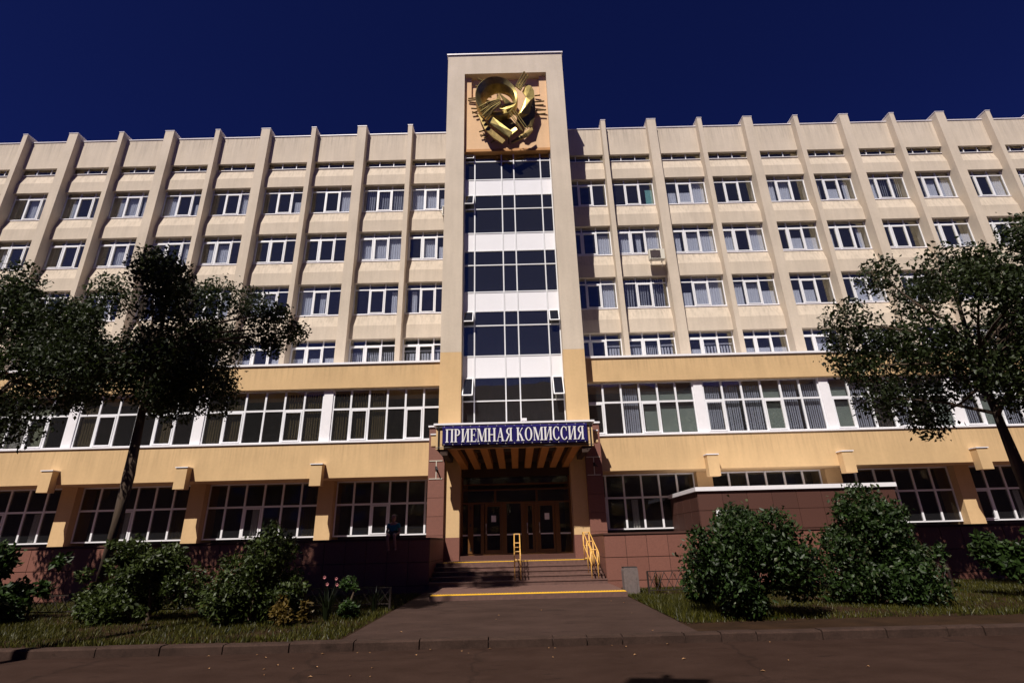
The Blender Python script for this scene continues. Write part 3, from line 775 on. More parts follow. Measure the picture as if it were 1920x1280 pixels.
# ring: wide dished band, deeper at the upper left, off-centre mouth
rg = MB(); N = 72
for i in range(N):
    a = 2 * math.pi * i / N
    oxp, ozp = -0.52 + 1.18 * math.cos(a), 24.76 + 1.34 * math.sin(a)
    ixp, izp = -0.40 + 0.79 * math.cos(a), 24.70 + 0.80 * math.sin(a)
    wv = 0.16 * math.cos(a - R(135))
    q = lambda t: (oxp + (ixp - oxp) * t, ozp + (izp - ozp) * t)
    for (t, y) in ((0, 0.42), (0, -0.10 - wv), (0.10, -0.16 - wv), (0.55, -0.04), (0.95, 0.22 + wv), (1.0, 0.30 + wv), (0.97, 0.45)):
        x_, z_ = q(t); rg.v.append((x_, y, z_))
for i in range(N):
    j = (i + 1) % N
    for k in range(7): rg.f.append((7 * i + k, 7 * j + k, 7 * j + (k + 1) % 7, 7 * i + (k + 1) % 7))
rel_build(rg, 'ring', M['gold'], False)
def facet(poly, ys, yc, thick=0.05, m=None, name='shade_plate'):
    n = len(poly); mb = MB()
    if not isinstance(ys, (list, tuple)): ys = [ys] * n
    cx = sum(p[0] for p in poly) / n; cz = sum(p[1] for p in poly) / n
    for k in (0, thick):
        mb.v += [(p[0], y + k, p[1]) for p, y in zip(poly, ys)] + [(cx, yc + k, cz)]
    for i in range(n):
        j = (i + 1) % n
        mb.f += [(i, j, n), (n + 1 + j, n + 1 + i, 2 * n + 1), (j, i, n + 1 + i, n + 1 + j)]
    return rel_build(mb, name, m or M['gold'])
facet([(1.15, 25.68), (1.44, 25.59), (1.59, 25.24), (1.59, 24.78), (1.34, 24.41), (1.04, 23.93), (0.77, 23.52), (0.61, 23.45), (0.87, 24.05), (1.12, 24.72), (1.1, 25.06), (0.93, 25.26)],
      [-.02, .02, .04, .02, -.10, -.14, -.10, 0, .12, .14, .12, .08], -0.10, name='wing')
facet([(1.595, 24.82), (1.64, 24.33), (1.59, 23.73), (1.42, 23.06), (1.06, 22.98), (0.59, 23.29), (0.77, 23.51), (1.345, 24.40)],
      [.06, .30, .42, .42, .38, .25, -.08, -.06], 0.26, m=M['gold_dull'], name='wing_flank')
facet([(-0.38, 25.11), (-0.27, 24.39), (-0.76, 24.1)], [.0, -.22, .05], -0.06, m=M['gold_dull'], name='folded_sheet')
facet([(-0.37, 25.03), (0.19, 24.46), (0.5, 24.15), (-0.05, 24.04), (-0.32, 24.62)], [-.08, -.05, .0, -.28, -.34], -0.24, name='folded_sheet')
facet([(-0.38, 23.76), (-0.06, 23.62), (0.43, 23.92), (0.56, 24.23), (0.18, 24.1), (-0.23, 23.86)], [-.24, -.26, -.20, -.1, -.30, -.32], -0.22, name='folded_sheet')
for i in range(9):
    t = i / 8
    a = (-0.38 + 0.10 * t, -0.26 + 0.05 * (i % 2), 24.34 - 0.28 * t); b = (-1.52 + 0.26 * t + 0.07 * (i % 3), -0.18 + 0.05 * (i % 3), 23.90 - 0.80 * t)
    rel_build(MB().tube([a, ((a[0] + b[0]) / 2, a[1] - 0.02, (a[2] + b[2]) / 2 + 0.04), b], 0.06, 6, 0.045), 'feather_rod', M['gold_dull'] if i % 3 else M['gold'])
for i in range(6):
    t = i / 5
    a = (0.56 + 0.25 * t, -0.08, 25.46 - 0.29 * t); b = (1.05 + 0.24 * t, -0.22 + 0.04 * (i % 2), 26.38 - 0.38 * t + 0.14 * (i % 2))
    rel_build(MB().tube([a, b], 0.048, 6, 0.036), 'ray_rod', M['gold'] if i % 2 else M['gold_dull'])
facet([(-1.07, 23.12), (-0.78, 23.31), (0.3, 22.23), (0.13, 21.98)], [.02, -.12, -.12, .02], -0.09, 0.10, name='shield_and_shade_band')
facet([(-0.0, 22.34), (0.49, 22.71), (0.58, 22.47), (0.15, 22.1)], [.10, .04, .0, .06], 0.03, 0.05, name='shield_and_shade_band')
facet([(-1.61, 23.91), (-1.41, 23.75), (-0.98, 22.94), (-0.54, 22.42), (-0.09, 21.98), (-0.26, 21.77), (-0.76, 22.21), (-1.21, 22.8)], .24, 0.16, 0.10, m=M['gold_dull'], name='shield_and_shade_band')  # dark outline, mostly the relief's cast shadow built as a dull band
facet([(0.22, 21.97), (1.4, 22.9), (1.45, 22.71), (1.15, 22.29), (0.47, 21.96), (0.24, 21.83)], .30, 0.24, 0.08, m=M['gold_dull'], name='shield_and_shade_band')  # right half of that outline, shadow given shape as a dull band
facet([(-0.41, 23.5), (0.22, 23.59), (0.5, 23.18), (0.43, 22.75), (-0.08, 22.55), (-0.41, 23.06)], .34, 0.30, 0.05, m=M['gold_dull'], name='shade_plate')  # dark mass below the ring: shadow built as a dull plate
for (a, b) in [((0.22, 23.44), (0.87, 22.37)), ((0.35, 23.54), (1.05, 22.44)), ((0.51, 23.47), (1.16, 22.51)), ((0.16, 23.34), (0.76, 22.45))]:
    rel_build(MB().tube([(a[0], -0.30, a[1]), (b[0], 0.0, b[1])], 0.024, 6), 'ray_rod')
rays = [(-2.1, 24.7, -1.67, 24.68), (-2.11, 24.56, -1.68, 24.55), (-1.93, 23.99, -1.61, 23.91), (-1.88, 23.64, -1.52, 23.76), (-1.69, 23.4, -1.41, 23.57),
        (-1.5, 22.34, -1.16, 22.4), (-1.4, 22.0, -1.21, 22.12), (-1.24, 21.89, -1.02, 22.04), (-0.87, 21.58, -0.63, 21.73), (-1.7, 25.62, -1.52, 25.49), (-1.55, 26.16, -1.2, 25.87),
        (1.6, 24.78, 1.91, 24.77), (1.6, 24.34, 2.12, 24.33), (1.6, 24.09, 2.07, 24.07), (1.6, 23.73, 2.2, 23.71), (1.6, 23.43, 2.15, 23.45), (-0.94, 25.24, -0.76, 25.01), (-0.76, 25.32, -0.62, 25.08),
        (-1.14, 24.79, -0.8, 24.71), (-1.2, 24.49, -0.92, 24.41)]
for (a, b, c, d) in rays:
    k = 1.036; y_ = 0.76
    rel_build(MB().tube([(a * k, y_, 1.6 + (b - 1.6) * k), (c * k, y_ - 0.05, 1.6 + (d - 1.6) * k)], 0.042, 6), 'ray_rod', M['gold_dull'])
for (a, b) in ((-1.3, 25.1), (0.5, 24.5), (1.45, 24.2), (0.1, 22.3), (-1.0, 23.1), (-0.5, 25.9)):
    rel_build(MB().tube([(a, 0.1, b), (a, 1.04 if b > 25.6 else 0.88, b)], 0.03, 6), 'fixing_bar', M['black'])

# ------------------------------------------------------------------ air conditioners and camera
def air_con(loc, label, w=0.84, h=0.60):
    t = thing('air_conditioner', label, 'air conditioner', loc, 'outdoor air conditioning units on the facade')
    box('casing', M['ac'], t, -w / 2, w / 2, -0.30, 0, 0, h)
    g_ = MB()
    for i in range(9): g_.box(-w / 2 + 0.05, w / 2 * 0.45, -0.318, -0.304, 0.05 + i * (h - 0.1) / 9, 0.05 + i * (h - 0.1) / 9 + 0.02)
    g_.build('grille', M['bin'], t)
    fan = MB(); 
    for i in range(24):
        a, b = 2 * math.pi * i / 24, 2 * math.pi * (i + 1) / 24; r_ = h * 0.4
        fan.tube([(-0.12 + r_ * math.cos(a), -0.306, h / 2 + r_ * math.sin(a)), (-0.12 + r_ * math.cos(b), -0.306, h / 2 + r_ * math.sin(b))], 0.012, 4)
    fan.build('fan_ring', M['black'], t)
    for s in (-1, 1):
        MB().box(s * w * 0.36 - 0.02, s * w * 0.36 + 0.02, -0.36, 0.14, -0.045, -0.003).tube([(s * w * 0.36, -0.3, -0.05), (s * w * 0.36, 0.10, -0.32)], 0.014, 5).build('bracket', M['ac'], t)
    MB().tube([(w / 2 - 0.03, -0.1, h * 0.6), (w / 2 + 0.10, 0.0, h * 0.6), (w / 2 + 0.16, 0.12, h * 0.2), (w / 2 + 0.16, 0.14, -0.3)], 0.016, 6).build('pipe', M['ac'], t)
    return t
air_con((8.12, 25.58, 15.95), 'pale air conditioner below a window right of the tower, shadow beneath it')
air_con((-3.62, 25.75, 19.25), 'pale air conditioner tucked against the left flank of the tower', w=0.44)
sc_ = thing('security_camera', 'small white security camera on top of the entrance canopy', 'camera', (0.42, 21.0, 6.127))
box('camera_body', M['white'], sc_, -0.14, 0.10, -0.09, 0.09, 0.05, 0.15); box('camera_foot', M['white'], sc_, -0.03, 0.03, -0.04, 0.04, 0, 0.049)

# ------------------------------------------------------------------ handrails
def handrail(xc, label, half=0.10):
    t = thing('handrail', label, 'handrail', (xc, 18.95, 0.26), 'yellow handrails on the entrance steps')
    top, bot = (0, 1.85, 1.60), (0, -0.15, 0.98)       # local heights of the rail ends
    for s in (-1, 1):
        x = s * half
        rr = MB().tube([(x, -0.30, 0.90), (x, -0.15, 0.99), (x, 1.75, 1.61), (x, 2.0, 1.61), (x, 2.02, 1.15), (x, 1.80, 1.15), (x, -0.15, 0.55), (x, -0.30, 0.62), (x, -0.30, 0.90)], 0.020, 8)
        rr.build('rail', M['yellow_rail'], t, smooth=True)
        for (y, z0, z1) in ((0.10, 0.0, 1.05), (1.85, 0.67, 1.62), (0.95, 0.27, 1.33)):
            MB().tube([(x, y, z0), (x, y, z1)], 0.018, 8).build('post', M['yellow_rail'], t, smooth=True)
    cr = MB()
    for y, z in ((2.0, 1.61), (2.0, 1.15), (1.85, 0.72), (0.10, 1.03), (0.95, 1.30)): cr.tube([(-half, y, z), (half, y, z)], 0.018, 6)
    cr.build('cross_bar', M['yellow_rail'], t)
    return t
handrail(0.0, 'double yellow handrail standing in the middle of the entrance steps')
handrail(2.58, 'double yellow handrail beside the sunlit right cheek wall of the steps', 0.11)

# ------------------------------------------------------------------ annex, right
AN = thing('annex', 'low dark brown granite annex with pale roof edge right of the entrance', 'building', (10, 21.6, 0))
AN.location = (0, 0, 0)
box('wall', M['backing'], AN, 7.23, 15.0, 21.64, 25.68, 0, 3.30)
for i in range(8):
    for j in range(2):
        x0 = 7.2 + i * 0.98; z0 = 1.86 + j * 0.72
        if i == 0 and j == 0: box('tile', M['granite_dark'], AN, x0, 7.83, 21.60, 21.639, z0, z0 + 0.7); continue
        x1 = x0 + 0.965
        if i == 1 and j == 0: x0 = 8.68
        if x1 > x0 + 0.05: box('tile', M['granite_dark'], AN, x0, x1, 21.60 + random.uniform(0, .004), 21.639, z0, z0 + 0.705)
for i in range(4):
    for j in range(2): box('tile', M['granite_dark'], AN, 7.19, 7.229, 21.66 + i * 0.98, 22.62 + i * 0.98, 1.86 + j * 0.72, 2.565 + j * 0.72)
box('roof_edge', M['white'], AN, 7.12, 15.1, 21.52, 25.66, 3.302, 3.46)
w_ = wframe(0.82, 0.68, 1, 0.5, 0.06).build('window', M['frame'], AN, loc=(8.255, 21.60, 1.90))
box('pane', M['glass_low'], w_, -0.35, 0.35, 0.03, 0.04, 0.05, 0.62)

# ------------------------------------------------------------------ vegetation
def leaf_cloud(name, centers, radii, n, size, m, parent=None, shell=0.55, droop=0.3, squash=1.0, seed=0, clip=None, kind=None, folded=True, aspect=0.55):
    rg_ = np.random.default_rng(seed)
    centers = np.array(centers, float); radii = np.array(radii, float)
    wgt = radii ** 2; wgt /= wgt.sum()
    idx = rg_.choice(len(centers), n, p=wgt)
    d = rg_.normal(size=(n, 3)); d /= np.linalg.norm(d, axis=1)[:, None]
    rr = shell + (1 - shell) * rg_.random(n) ** 0.6
    rr *= 1 + 0.16 * rg_.normal(size=n) * (rg_.random(n) < 0.35)
    p = centers[idx] + d * (radii[idx] * rr)[:, None] * np.array([1, 1, squash])
    if clip is not None: p = p[p[:, 2] > clip]
    n = len(p)
    u = rg_.normal(size=(n, 3)); u[:, 2] -= droop; u /= np.linalg.norm(u, axis=1)[:, None]
    nrm = rg_.normal(size=(n, 3)) + np.array([0, -0.2, 0.9]); w = np.cross(u, nrm); w /= np.linalg.norm(w, axis=1)[:, None]
    fl = np.cross(u, w)
    s = size * (0.55 + 0.9 * rg_.random(n))[:, None]
    L = u * s; W = w * s * aspect * 0.5; F = fl * s * 0.12
    v = np.empty((n, 6, 3))
    v[:, 0] = p; v[:, 1] = p + L * 0.45 + W + F; v[:, 2] = p + L; v[:, 3] = p + L * 0.45 - W + F
    v[:, 4] = p; v[:, 5] = p + L
    verts = v[:, :4].reshape(-1, 3)
    b = np.arange(n) * 4
    faces = np.concatenate([np.stack([b, b + 1, b + 2], 1), np.stack([b, b + 2, b + 3], 1)], 0)
    me = bpy.data.meshes.new(name)
    me.vertices.add(len(verts)); me.vertices.foreach_set("co", verts.ravel())
    me.loops.add(faces.size); me.loops.foreach_set("vertex_index", faces.ravel().astype(np.int32))
    me.polygons.add(len(faces)); me.polygons.foreach_set("loop_start", (np.arange(len(faces)) * 3).astype(np.int32))
    me.update(calc_edges=True); me.validate()
    lv = rg_.random(n) * 0.7 + 0.3 * rg_.random(len(centers))[idx[:n] if n == len(idx) else np.zeros(n, int)]
    at = me.attributes.new("leafvar", 'FLOAT', 'POINT'); at.data.foreach_set("value", np.repeat(lv, 4).astype(np.float32))
    me.materials.append(m)
    o = link(name, me, parent)
    if kind: o['kind'] = kind
    return o

def shrub(name, label, cx, cy, rx, ry, h, n, size, m, seed, base=0.13, blobs=16, stems=7, cat='bush', lean=0.0, extra=None):
    t = thing(name, label, cat, (cx, cy, base)); rr = random.Random(seed)
    cs, rs = [], []
    for i in range(blobs):
        a = rr.random() * 6.283; q = math.sqrt(rr.random()) * 0.75
        z = (0.14 + 0.72 * rr.random()) * h
        taper = 1 - 0.45 * (z / h) ** 2
        cs.append((q * math.cos(a) * rx * taper + lean * z, q * math.sin(a) * ry * taper, z)); rs.append((rr.uniform(0.10, 0.27) if i % 3 else rr.uniform(0.05, 0.12)) * h)
        if i % 3 == 0: cs[-1] = (cs[-1][0] * 1.25, cs[-1][1] * 1.25, cs[-1][2] * 1.12)
    o = leaf_cloud('foliage', cs, rs, n, size, m, t, shell=0.35, seed=seed, clip=0.05)
    if extra: leaf_cloud('foliage', cs, [r * 1.08 for r in rs], extra[0], size * extra[2], extra[1], t, shell=0.8, seed=seed + 1, clip=0.05)
    for i in range(stems):
        a = rr.random() * 6.283; q = 0.15 * rx
        tip = cs[rr.randrange(len(cs))]
        MB().tube([(q * math.cos(a), q * math.sin(a), -0.1), ((q * math.cos(a) + tip[0]) * 0.5, (q * math.sin(a) + tip[1]) * 0.5, tip[2] * 0.55), tip], 0.035, 6, 0.012).build('stem', M['bark'], t)
    return t
shrub('bush', 'dense dark leafy bush with pale leaves growing by the kerb right of the path', 4.62, 11.45, 1.55, 0.85, 2.05, 20000, 0.095, M['leaf_bush'], 3, extra=(800, M['leaf_pale'], 0.9), blobs=34)
shrub('bush', 'second dark bush behind and right of the kerbside bush, under the annex window', 8.3, 13.2, 1.6, 1.1, 2.4, 16000, 0.105, M['leaf_bush'], 5, extra=(600, M['leaf_pale'], 0.9), blobs=30)
shrub('bush', 'low ragged shrub by the iron fence right of the path', 4.25, 13.2, 0.6, 0.5, 0.95, 2200, 0.12, M['leaf_bush'], 8, blobs=9, extra=(120, M['leaf_yellow'], 0.9))
shrub('bush', 'green leafy bush in front of the shaded plinth left of the path', -5.5, 12.2, 1.15, 0.8, 1.95, 13000, 0.09, M['leaf_left'], 13, blobs=28)
shrub('bush', 'big dark bush under the tree at the left', -8.4, 12.9, 1.6, 1.0, 1.75, 13000, 0.10, M['leaf_left'], 17, blobs=30)
shrub('bush', 'bush at the far left of the lawn', -12.0, 13.4, 1.6, 1.0, 1.7, 4500, 0.15, M['leaf_bush'], 19, blobs=14)
shrub('bush', 'bush at the far right of the lawn', 12.3, 13.6, 1.7, 1.1, 1.9, 4500, 0.15, M['leaf_bush'], 23, blobs=14)
shrub('shrub', 'yellowing low shrub in the left flower bed behind the kerb', -4.55, 11.7, 0.55, 0.4, 0.62, 1500, 0.10, M['leaf_yellow'], 29, blobs=7, stems=3)

def spiky(label, cx, cy, h, n, m, seed, flower=None):
    t = thing('flowering_plant', label, 'plant', (cx, cy, 0.13)); rr = random.Random(seed); mb = MB()
    for i in range(n):
        a = rr.random() * 6.283; o_ = rr.uniform(0.1, 0.45) * h; hh = h * rr.uniform(0.55, 1.0); w = 0.012
        b = (0.05 * math.cos(a), 0.05 * math.sin(a), 0); tip = (o_ * math.cos(a), o_ * math.sin(a), hh)
        md = (tip[0] * 0.45, tip[1] * 0.45, hh * 0.62)
        px, py_ = -math.sin(a) * w, math.cos(a) * w
        mb.quad((b[0] - px, b[1] - py_, 0), (b[0] + px, b[1] + py_, 0), (md[0] + px * 1.4, md[1] + py_ * 1.4, md[2]), (md[0] - px * 1.4, md[1] - py_ * 1.4, md[2]))
        mb.quad((md[0] - px * 1.4, md[1] - py_ * 1.4, md[2]), (md[0] + px * 1.4, md[1] + py_ * 1.4, md[2]), tip, tip[:2] + (tip[2] - 0.005,))
    mb.build('blade_leaves', m, t)
    if flower:
        for i in range(4):
            a = rr.random() * 6.283; q = 0.22 * h; z = h * rr.uniform(0.9, 1.15)
            MB().tube([(0, 0, 0), (q * math.cos(a), q * math.sin(a), z)], 0.006, 4).build('stem', m, t)
            f = MB()
            for k in range(6):
                b = k * 1.047; c_ = (q * math.cos(a), q * math.sin(a), z); r_ = 0.028
                f.quad(c_, (c_[0] + r_ * math.cos(b), c_[1] - 0.02, c_[2] + r_ * math.sin(b)), (c_[0] + r_ * 1.3 * math.cos(b + .4), c_[1] - 0.01, c_[2] + r_ * 1.3 * math.sin(b + .4)), (c_[0] + r_ * math.cos(b + .8), c_[1] - 0.02, c_[2] + r_ * math.sin(b + .8)))
            f.build('flower', flower, t)
    return t
spiky('tall spiky plant with dull pinkish flowers in the left bed', -4.05, 12.3, 0.75, 30, M['leaf_left'], 31, M['petal_pink'])
shrub('shrub', 'upright dark shrub at the edge of the left lawn beside the path', -3.75, 12.6, 0.28, 0.25, 0.9, 1500, 0.08, M['leaf_bush'], 71, blobs=7, stems=4)
spiky('spiky reddish plant with pink flowers in the left bed', -4.75, 12.6, 0.85, 30, M['leaf_yellow'], 33, M['petal_pink'])
spiky('thin green flower stalk plant nearest the path edge, left', -3.45, 13.9, 0.6, 22, M['leaf_left'], 35)
spiky('yellow spiky plant behind the iron fence on the right', 3.95, 16.3, 0.7, 24, M['leaf_yellow'], 37)

def tree(label, cx, cy, h, cz, rad, n, size, seed, blobs=40, fold=(1, 1, .8), extra=()):
    t = thing('broadleaf_tree', label, 'tree', (cx, cy, 0.1)); rr = random.Random(seed)
    cs, rs = [], []
    while len(cs) < blobs:
        v = Vector((rr.uniform(-1, 1), rr.uniform(-1, 1), rr.uniform(-1, 1)))
        if v.length > 1 or v.length < 0.35: continue
        cs.append((v.x * rad * fold[0], v.y * rad * fold[1], cz + v.z * rad * fold[2])); rs.append(rr.uniform(0.16, 0.30) * rad)
    for e in extra: cs.insert(0, e[:3]); rs.insert(0, e[3])
    trunk_top = cz - rad * 0.3
    tk = MB().tube([(0, 0, -0.2), (0.05, 0.02, trunk_top * 0.5), (-0.06, 0.05, trunk_top), (0.02, 0, cz + rad * 0.4)], 0.20, 10, 0.06).build('trunk', M['bark'], t, smooth=True)
    for i, c in enumerate(cs[:22]):
        z0 = trunk_top * rr.uniform(0.75, 1.15); md = (c[0] * 0.45, c[1] * 0.45, z0 + (c[2] - z0) * 0.6)
        MB().tube([(0, 0, z0), md, c], 0.06, 6, 0.014).build('limb', M['bark'], tk)
    cr = leaf_cloud('crown', cs, rs, n, size, M['leaf_tree'], t, shell=0.25, seed=seed, droop=0.5)
    return t
tree('dark leafy tree left of the path, its crown in front of the left wing windows', -10.95, 15.0, 9, 7.9, 2.9, 44000, 0.11, 41, extra=[(3.5, 0, 7.9, 0.7), (4.2, 0.1, 7.8, 0.42), (3.5, 0.1, 8.5, 0.4), (3.6, 0, 7.3, 0.4)])
tree('dark broadleaf tree on the lawn far to the right', 14.2, 15.2, 9, 7.2, 3.6, 40000, 0.13, 43)
tree('slim dark tree on the lawn far to the left', -16.5, 15.5, 9, 7.4, 3.2, 26000, 0.13, 47)

tree('tall dark tree at the roadside left of the photographer, shading the left plinth', -10.3, 5.0, 18, 18.9, 3.7, 34000, 0.20, 53)

# ------------------------------------------------------------------ person sitting on the shaded plinth
def skin(name, verts, edges, radii, m, parent, sub=1, root=0):
    me = bpy.data.meshes.new(name); me.from_pydata(verts, edges, []); me.materials.append(m)
    o = link(name, me, parent)
    md = o.modifiers.new("skin", 'SKIN'); md.use_smooth_shade = True
    for v, r_ in zip(me.skin_vertices[0].data if me.skin_vertices else [], radii): v.radius = (r_, r_)
    if not me.skin_vertices:
        import bmesh
        bm = bmesh.new(); bm.from_mesh(me); ly = bm.verts.layers.skin.verify()
        for v, r_ in zip(bm.verts, radii): v[ly].radius = (r_, r_)
        bm.verts.ensure_lookup_table(); bm.verts[root][ly].use_root = True
        bm.to_mesh(me); bm.free()
    sb = o.modifiers.new("sub", 'SUBSURF'); sb.levels = sb.render_levels = sub
    return o
skin_m = mat("skin", (0.34, 0.17, 0.12), 0.6); hair_m = mat("dark_hair", (0.012, 0.008, 0.006), 0.6, var=0.3, scale=30)
teal_m = mat("teal_shirt", (0.015, 0.16, 0.19), 0.85, var=0.15, scale=8); short_m = mat("dark_shorts", (0.02, 0.02, 0.03), 0.85)
per = thing('person', 'person in a teal shirt sitting on the shaded plinth with bare legs hanging down', 'person', (-4.30, 19.32, 1.81))
# pelvis, spine, neck, head, arms, legs: one continuous body; -y faces the street
bv = [(0, 0.08, 0.10), (0, 0.07, 0.28), (0, 0.03, 0.46), (0, 0.0, 0.53), (0, -0.03, 0.60), (0, -0.04, 0.70), (0, -0.03, 0.79),
      (-0.17, 0.03, 0.45), (-0.22, -0.02, 0.20), (-0.15, -0.20, 0.14), (-0.13, -0.27, 0.12),
      (0.17, 0.03, 0.45), (0.23, 0.0, 0.20), (0.17, -0.18, 0.14), (0.14, -0.26, 0.12),
      (-0.09, 0.02, 0.09), (-0.11, -0.36, 0.10), (-0.09, -0.33, -0.16), (-0.06, -0.28, -0.36), (-0.06, -0.38, -0.41),
      (0.09, 0.02, 0.09), (0.12, -0.36, 0.11), (0.15, -0.32, -0.15), (0.17, -0.26, -0.34), (0.18, -0.36, -0.39)]
be = [(0, 1), (1, 2), (2, 3), (3, 4), (4, 5), (5, 6), (2, 7), (7, 8), (8, 9), (9, 10), (2, 11), (11, 12), (12, 13), (13, 14),
      (0, 15), (15, 16), (16, 17), (17, 18), (18, 19), (0, 20), (20, 21), (21, 22), (22, 23), (23, 24)]
br = [0.12, 0.115, 0.11, 0.05, 0.07, 0.085, 0.05, 0.05, 0.038, 0.028, 0.022, 0.05, 0.038, 0.028, 0.022, 0.08, 0.058, 0.05, 0.035, 0.03, 0.08, 0.058, 0.05, 0.035, 0.03]
for hx, hy in ((-0.13, -0.27), (0.14, -0.26)):            # five fingers on each hand, curled over the knee
    w0 = 10 if hx < 0 else 14
    for k, (dx, ln) in enumerate(((-0.028, 0.05), (-0.010, 0.062), (0.008, 0.066), (0.026, 0.055))):
        i0 = len(bv); bv += [(hx + dx, hy - ln * 0.6, 0.125), (hx + dx * 1.2, hy - ln, 0.105)]; be += [(w0, i0), (i0, i0 + 1)]; br += [0.0095, 0.008]
    t_ = 0.035 if hx < 0 else -0.035
    i0 = len(bv); bv += [(hx + t_, hy + 0.0, 0.125), (hx + t_ * 1.3, hy - 0.03, 0.115)]; be += [(w0 - 1, i0), (i0, i0 + 1)]; br += [0.011, 0.009]
skin('body', bv, be, br, skin_m, per, 2)
skin('shirt', [(0, 0.08, 0.13), (0, 0.07, 0.28), (0, 0.03, 0.46), (-0.17, 0.03, 0.455), (-0.205, 0.0, 0.32), (0.17, 0.03, 0.455), (0.21, 0.015, 0.32)],
     [(0, 1), (1, 2), (2, 3), (3, 4), (2, 5), (5, 6)], [0.155, 0.145, 0.135, 0.07, 0.06, 0.07, 0.06], teal_m, per, 2)
skin('shorts', [(0, 0.08, 0.11), (-0.09, 0.02, 0.10), (-0.10, -0.24, 0.10), (0.09, 0.02, 0.10), (0.11, -0.24, 0.105)], [(0, 1), (1, 2), (0, 3), (3, 4)], [0.15, 0.105, 0.085, 0.105, 0.085], short_m, per, 2)
skin('hair', [(0, 0.02, 0.80), (0, 0.04, 0.70), (0, 0.06, 0.58)], [(0, 1), (1, 2)], [0.095, 0.115, 0.07], hair_m, per, 2)
for dx in (-0.03, 0.03): MB().tube([(dx, -0.122, 0.705), (dx, -0.135, 0.705)], 0.010, 8).build('eye', hair_m, per)
MB().tube([(0, -0.115, 0.70), (0, -0.150, 0.672)], 0.008, 6, 0.014).build('nose', skin_m, per)
MB().tube([(-0.022, -0.122, 0.645), (0.022, -0.122, 0.645)], 0.006, 6).build('mouth', mat("lips", (0.25, 0.08, 0.07), 0.6), per)

# grass
def grass(name, x0, x1, y0, y1, n, h, seed, dens=None):
    rg_ = np.random.default_rng(seed)
    p = np.stack([rg_.uniform(x0, x1, n), rg_.uniform(y0, y1, n), np.full(n, 0.12)], 1)
    keep = (np.sin(p[:, 0] * 2.3 + seed) * np.cos(p[:, 1] * 2.9) + rg_.random(n) * 1.2) > -0.1
    p = p[keep]; n = len(p)
    a = rg_.uniform(0, 6.283, n); hh = h * (0.4 + 0.9 * rg_.random(n)); w = 0.006 + 0.006 * rg_.random(n)
    off = rg_.normal(size=(n, 2)) * hh[:, None] * 0.35
    v = np.empty((n, 3, 3)); dx = np.stack([np.cos(a) * w, np.sin(a) * w, np.zeros(n)], 1)
    v[:, 0] = p - dx; v[:, 1] = p + dx; v[:, 2] = p; v[:, 2, :2] += off; v[:, 2, 2] += hh
    verts = v.reshape(-1, 3); f = np.arange(3 * n).reshape(-1, 3)
    me = bpy.data.meshes.new(name); me.vertices.add(len(verts)); me.vertices.foreach_set("co", verts.ravel())
    me.loops.add(f.size); me.loops.foreach_set("vertex_index", f.ravel().astype(np.int32))
    me.polygons.add(n); me.polygons.foreach_set("loop_start", (np.arange(n) * 3).astype(np.int32)); me.update(calc_edges=True)
    at = me.attributes.new("leafvar", 'FLOAT', 'POINT'); at.data.foreach_set("value", np.repeat(rg_.random(n), 3).astype(np.float32))
    me.materials.append(M['grass']); return me
gm = link('grass', grass('grass', -16, -3.05, 9.98, 18.2, 110000, 0.085, 3)); tag(gm, kind='stuff')
gm = link('grass', grass('grass', 3.05, 16, 10.9, 18.2, 90000, 0.085, 5)); tag(gm, kind='stuff')
gm = link('grass', grass('grass', 3.05, 5.0, 11.2, 15, 9000, 0.15, 6)); tag(gm, kind='stuff')
# fallen leaves on road and path
fl_c = leaf_cloud('fallen_leaves', [(0, 9.2, 0)], [1], 10, 0.05, M['litter'], seed=9); bpy.data.objects.remove(fl_c)
lf = MB()
for i in range(46):
    xx = random.uniform(-5, 5); yy = random.choice((random.uniform(7.6, 9.6), random.uniform(9.45, 9.66), random.uniform(10, 15)))
    z = 0.006 if yy < 9.7 else 0.137; a = random.random() * 6.28; s_ = random.uniform(0.018, 0.035)
    c, d = math.cos(a) * s_, math.sin(a) * s_
    lf.quad((xx - c, yy - d, z), (xx + d * .6, yy - c * .6, z + 0.012), (xx + c, yy + d, z + 0.003), (xx - d * .6, yy + c * .6, z + 0.014))
tag(lf.build('fallen_leaves', M['petal_white']), kind='stuff')
bpy.data.objects['fallen_leaves'].data.materials[0] = mat("dry_leaf", (0.30, 0.16, 0.07), 0.8)

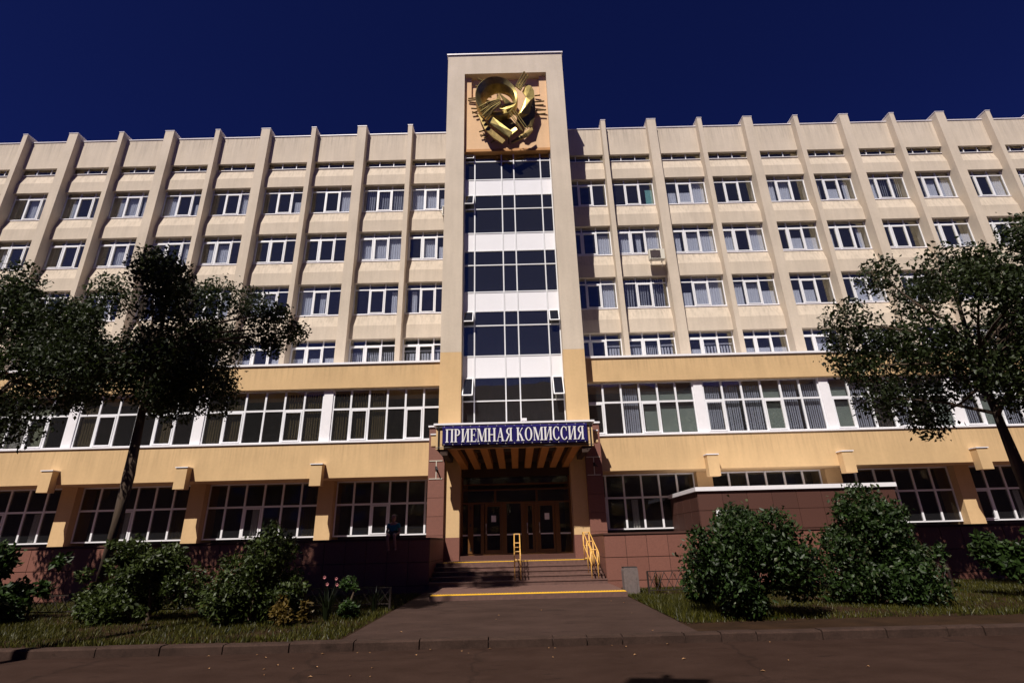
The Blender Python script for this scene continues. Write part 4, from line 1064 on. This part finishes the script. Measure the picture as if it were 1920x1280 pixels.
# ------------------------------------------------------------------ low iron lawn fences
def lawn_fence(x0, x1, y, label, h=0.62, step=1.4):
    t = thing('lawn_fence', label, 'fence', (x0, y, 0.13)); n = max(1, round(abs(x1 - x0) / step)); L = x1 - x0
    for i in range(n + 1): 
        xx = L * i / n; box('post', M['iron'], t, xx - 0.022, xx + 0.022, -0.022, 0.022, -0.15, h)
    for z in (h - 0.02, 0.12): MB().box(min(0, L), max(0, L), -0.012, 0.012, z, z + 0.025).build('rail', M['iron'], t)
    for i in range(n):
        a, b = L * i / n, L * (i + 1) / n; m_ = MB()
        for k in range(6):
            u0 = a + (b - a) * k / 6; u1 = a + (b - a) * (k + 1) / 6
            m_.tube([(u0, 0, 0.14), (u1, 0, h - 0.03)], 0.009, 5).tube([(u1, 0.004, 0.14), (u0, 0.004, h - 0.03)], 0.009, 5)
        m_.build('lattice', M['iron'], t)
    return t
lawn_fence(3.62, 12.0, 16.0, 'low black iron lattice fence right of the path')
lawn_fence(-3.15, -12.0, 14.2, 'low black iron lattice fence left of the path in the shade', h=0.5)

# litter bin by the steps
lb = thing('litter_bin', 'grey concrete litter bin with arched front standing right of the bottom step', 'bin', (3.12, 16.45, 0.26))
lb.location = (3.25, 16.6, 0.13)
lp = [(-0.21, 0), (0.21, 0), (0.21, 0.62), (0.19, 0.70), (-0.19, 0.70), (-0.21, 0.62)]
MB().prism_y(lp, -0.17, 0.17).build('body', M['bin'], lb)
ar = [(-0.14, 0.0)] + [(-0.14 * math.cos(math.pi * i / 10), 0.44 + 0.14 * math.sin(math.pi * i / 10)) for i in range(11)] + [(0.14, 0.0)]
MB().prism_y(ar, -0.20, -0.171).build('arched_panel', M['bin'], lb)
box('lid', M['black'], lb, -0.20, 0.20, -0.16, 0.16, 0.701, 0.72)

# behind the camera: building mirrored in the glass, board added to shade the road
OB = thing('opposite_building', 'long brown building across the street, mirrored in the tower glass', 'building', (0, -32, 0))
ob_ = box('wall', M['brown_facade'], OB, -150, 150, -12, 0, 0, 24.6)
for i in range(60):
    xx = -44 + i * 1.5; box('fin', M['brown_facade'], OB, xx, xx + 0.25, 0.001, 0.3, 14, 24.5)
for fl_ in range(4):
    for i in range(20):
        xx = -43 + i * 4.4; box('window', M['glass_dark'], OB, xx, xx + 2.6, 0.01, 0.05, 2 + fl_ * 3.4, 3.9 + fl_ * 3.4)
sg = thing('shadow_board', 'unseen tall board on a post, added beside the camera to cast a shadow on the road', 'shadow caster', (-1.65, -0.15, 0))  # unseen, put here only for the shadow it throws on the road
sg.rotation_euler = (0, 0, R(-10))
MB().tube([(0, 0, -0.2), (0, 0, 11)], 0.06, 8).build('post', M['iron'], sg)
box('board', M['board'], sg, -0.45, 0.52, -0.10, -0.065, 9.3, 10.9)
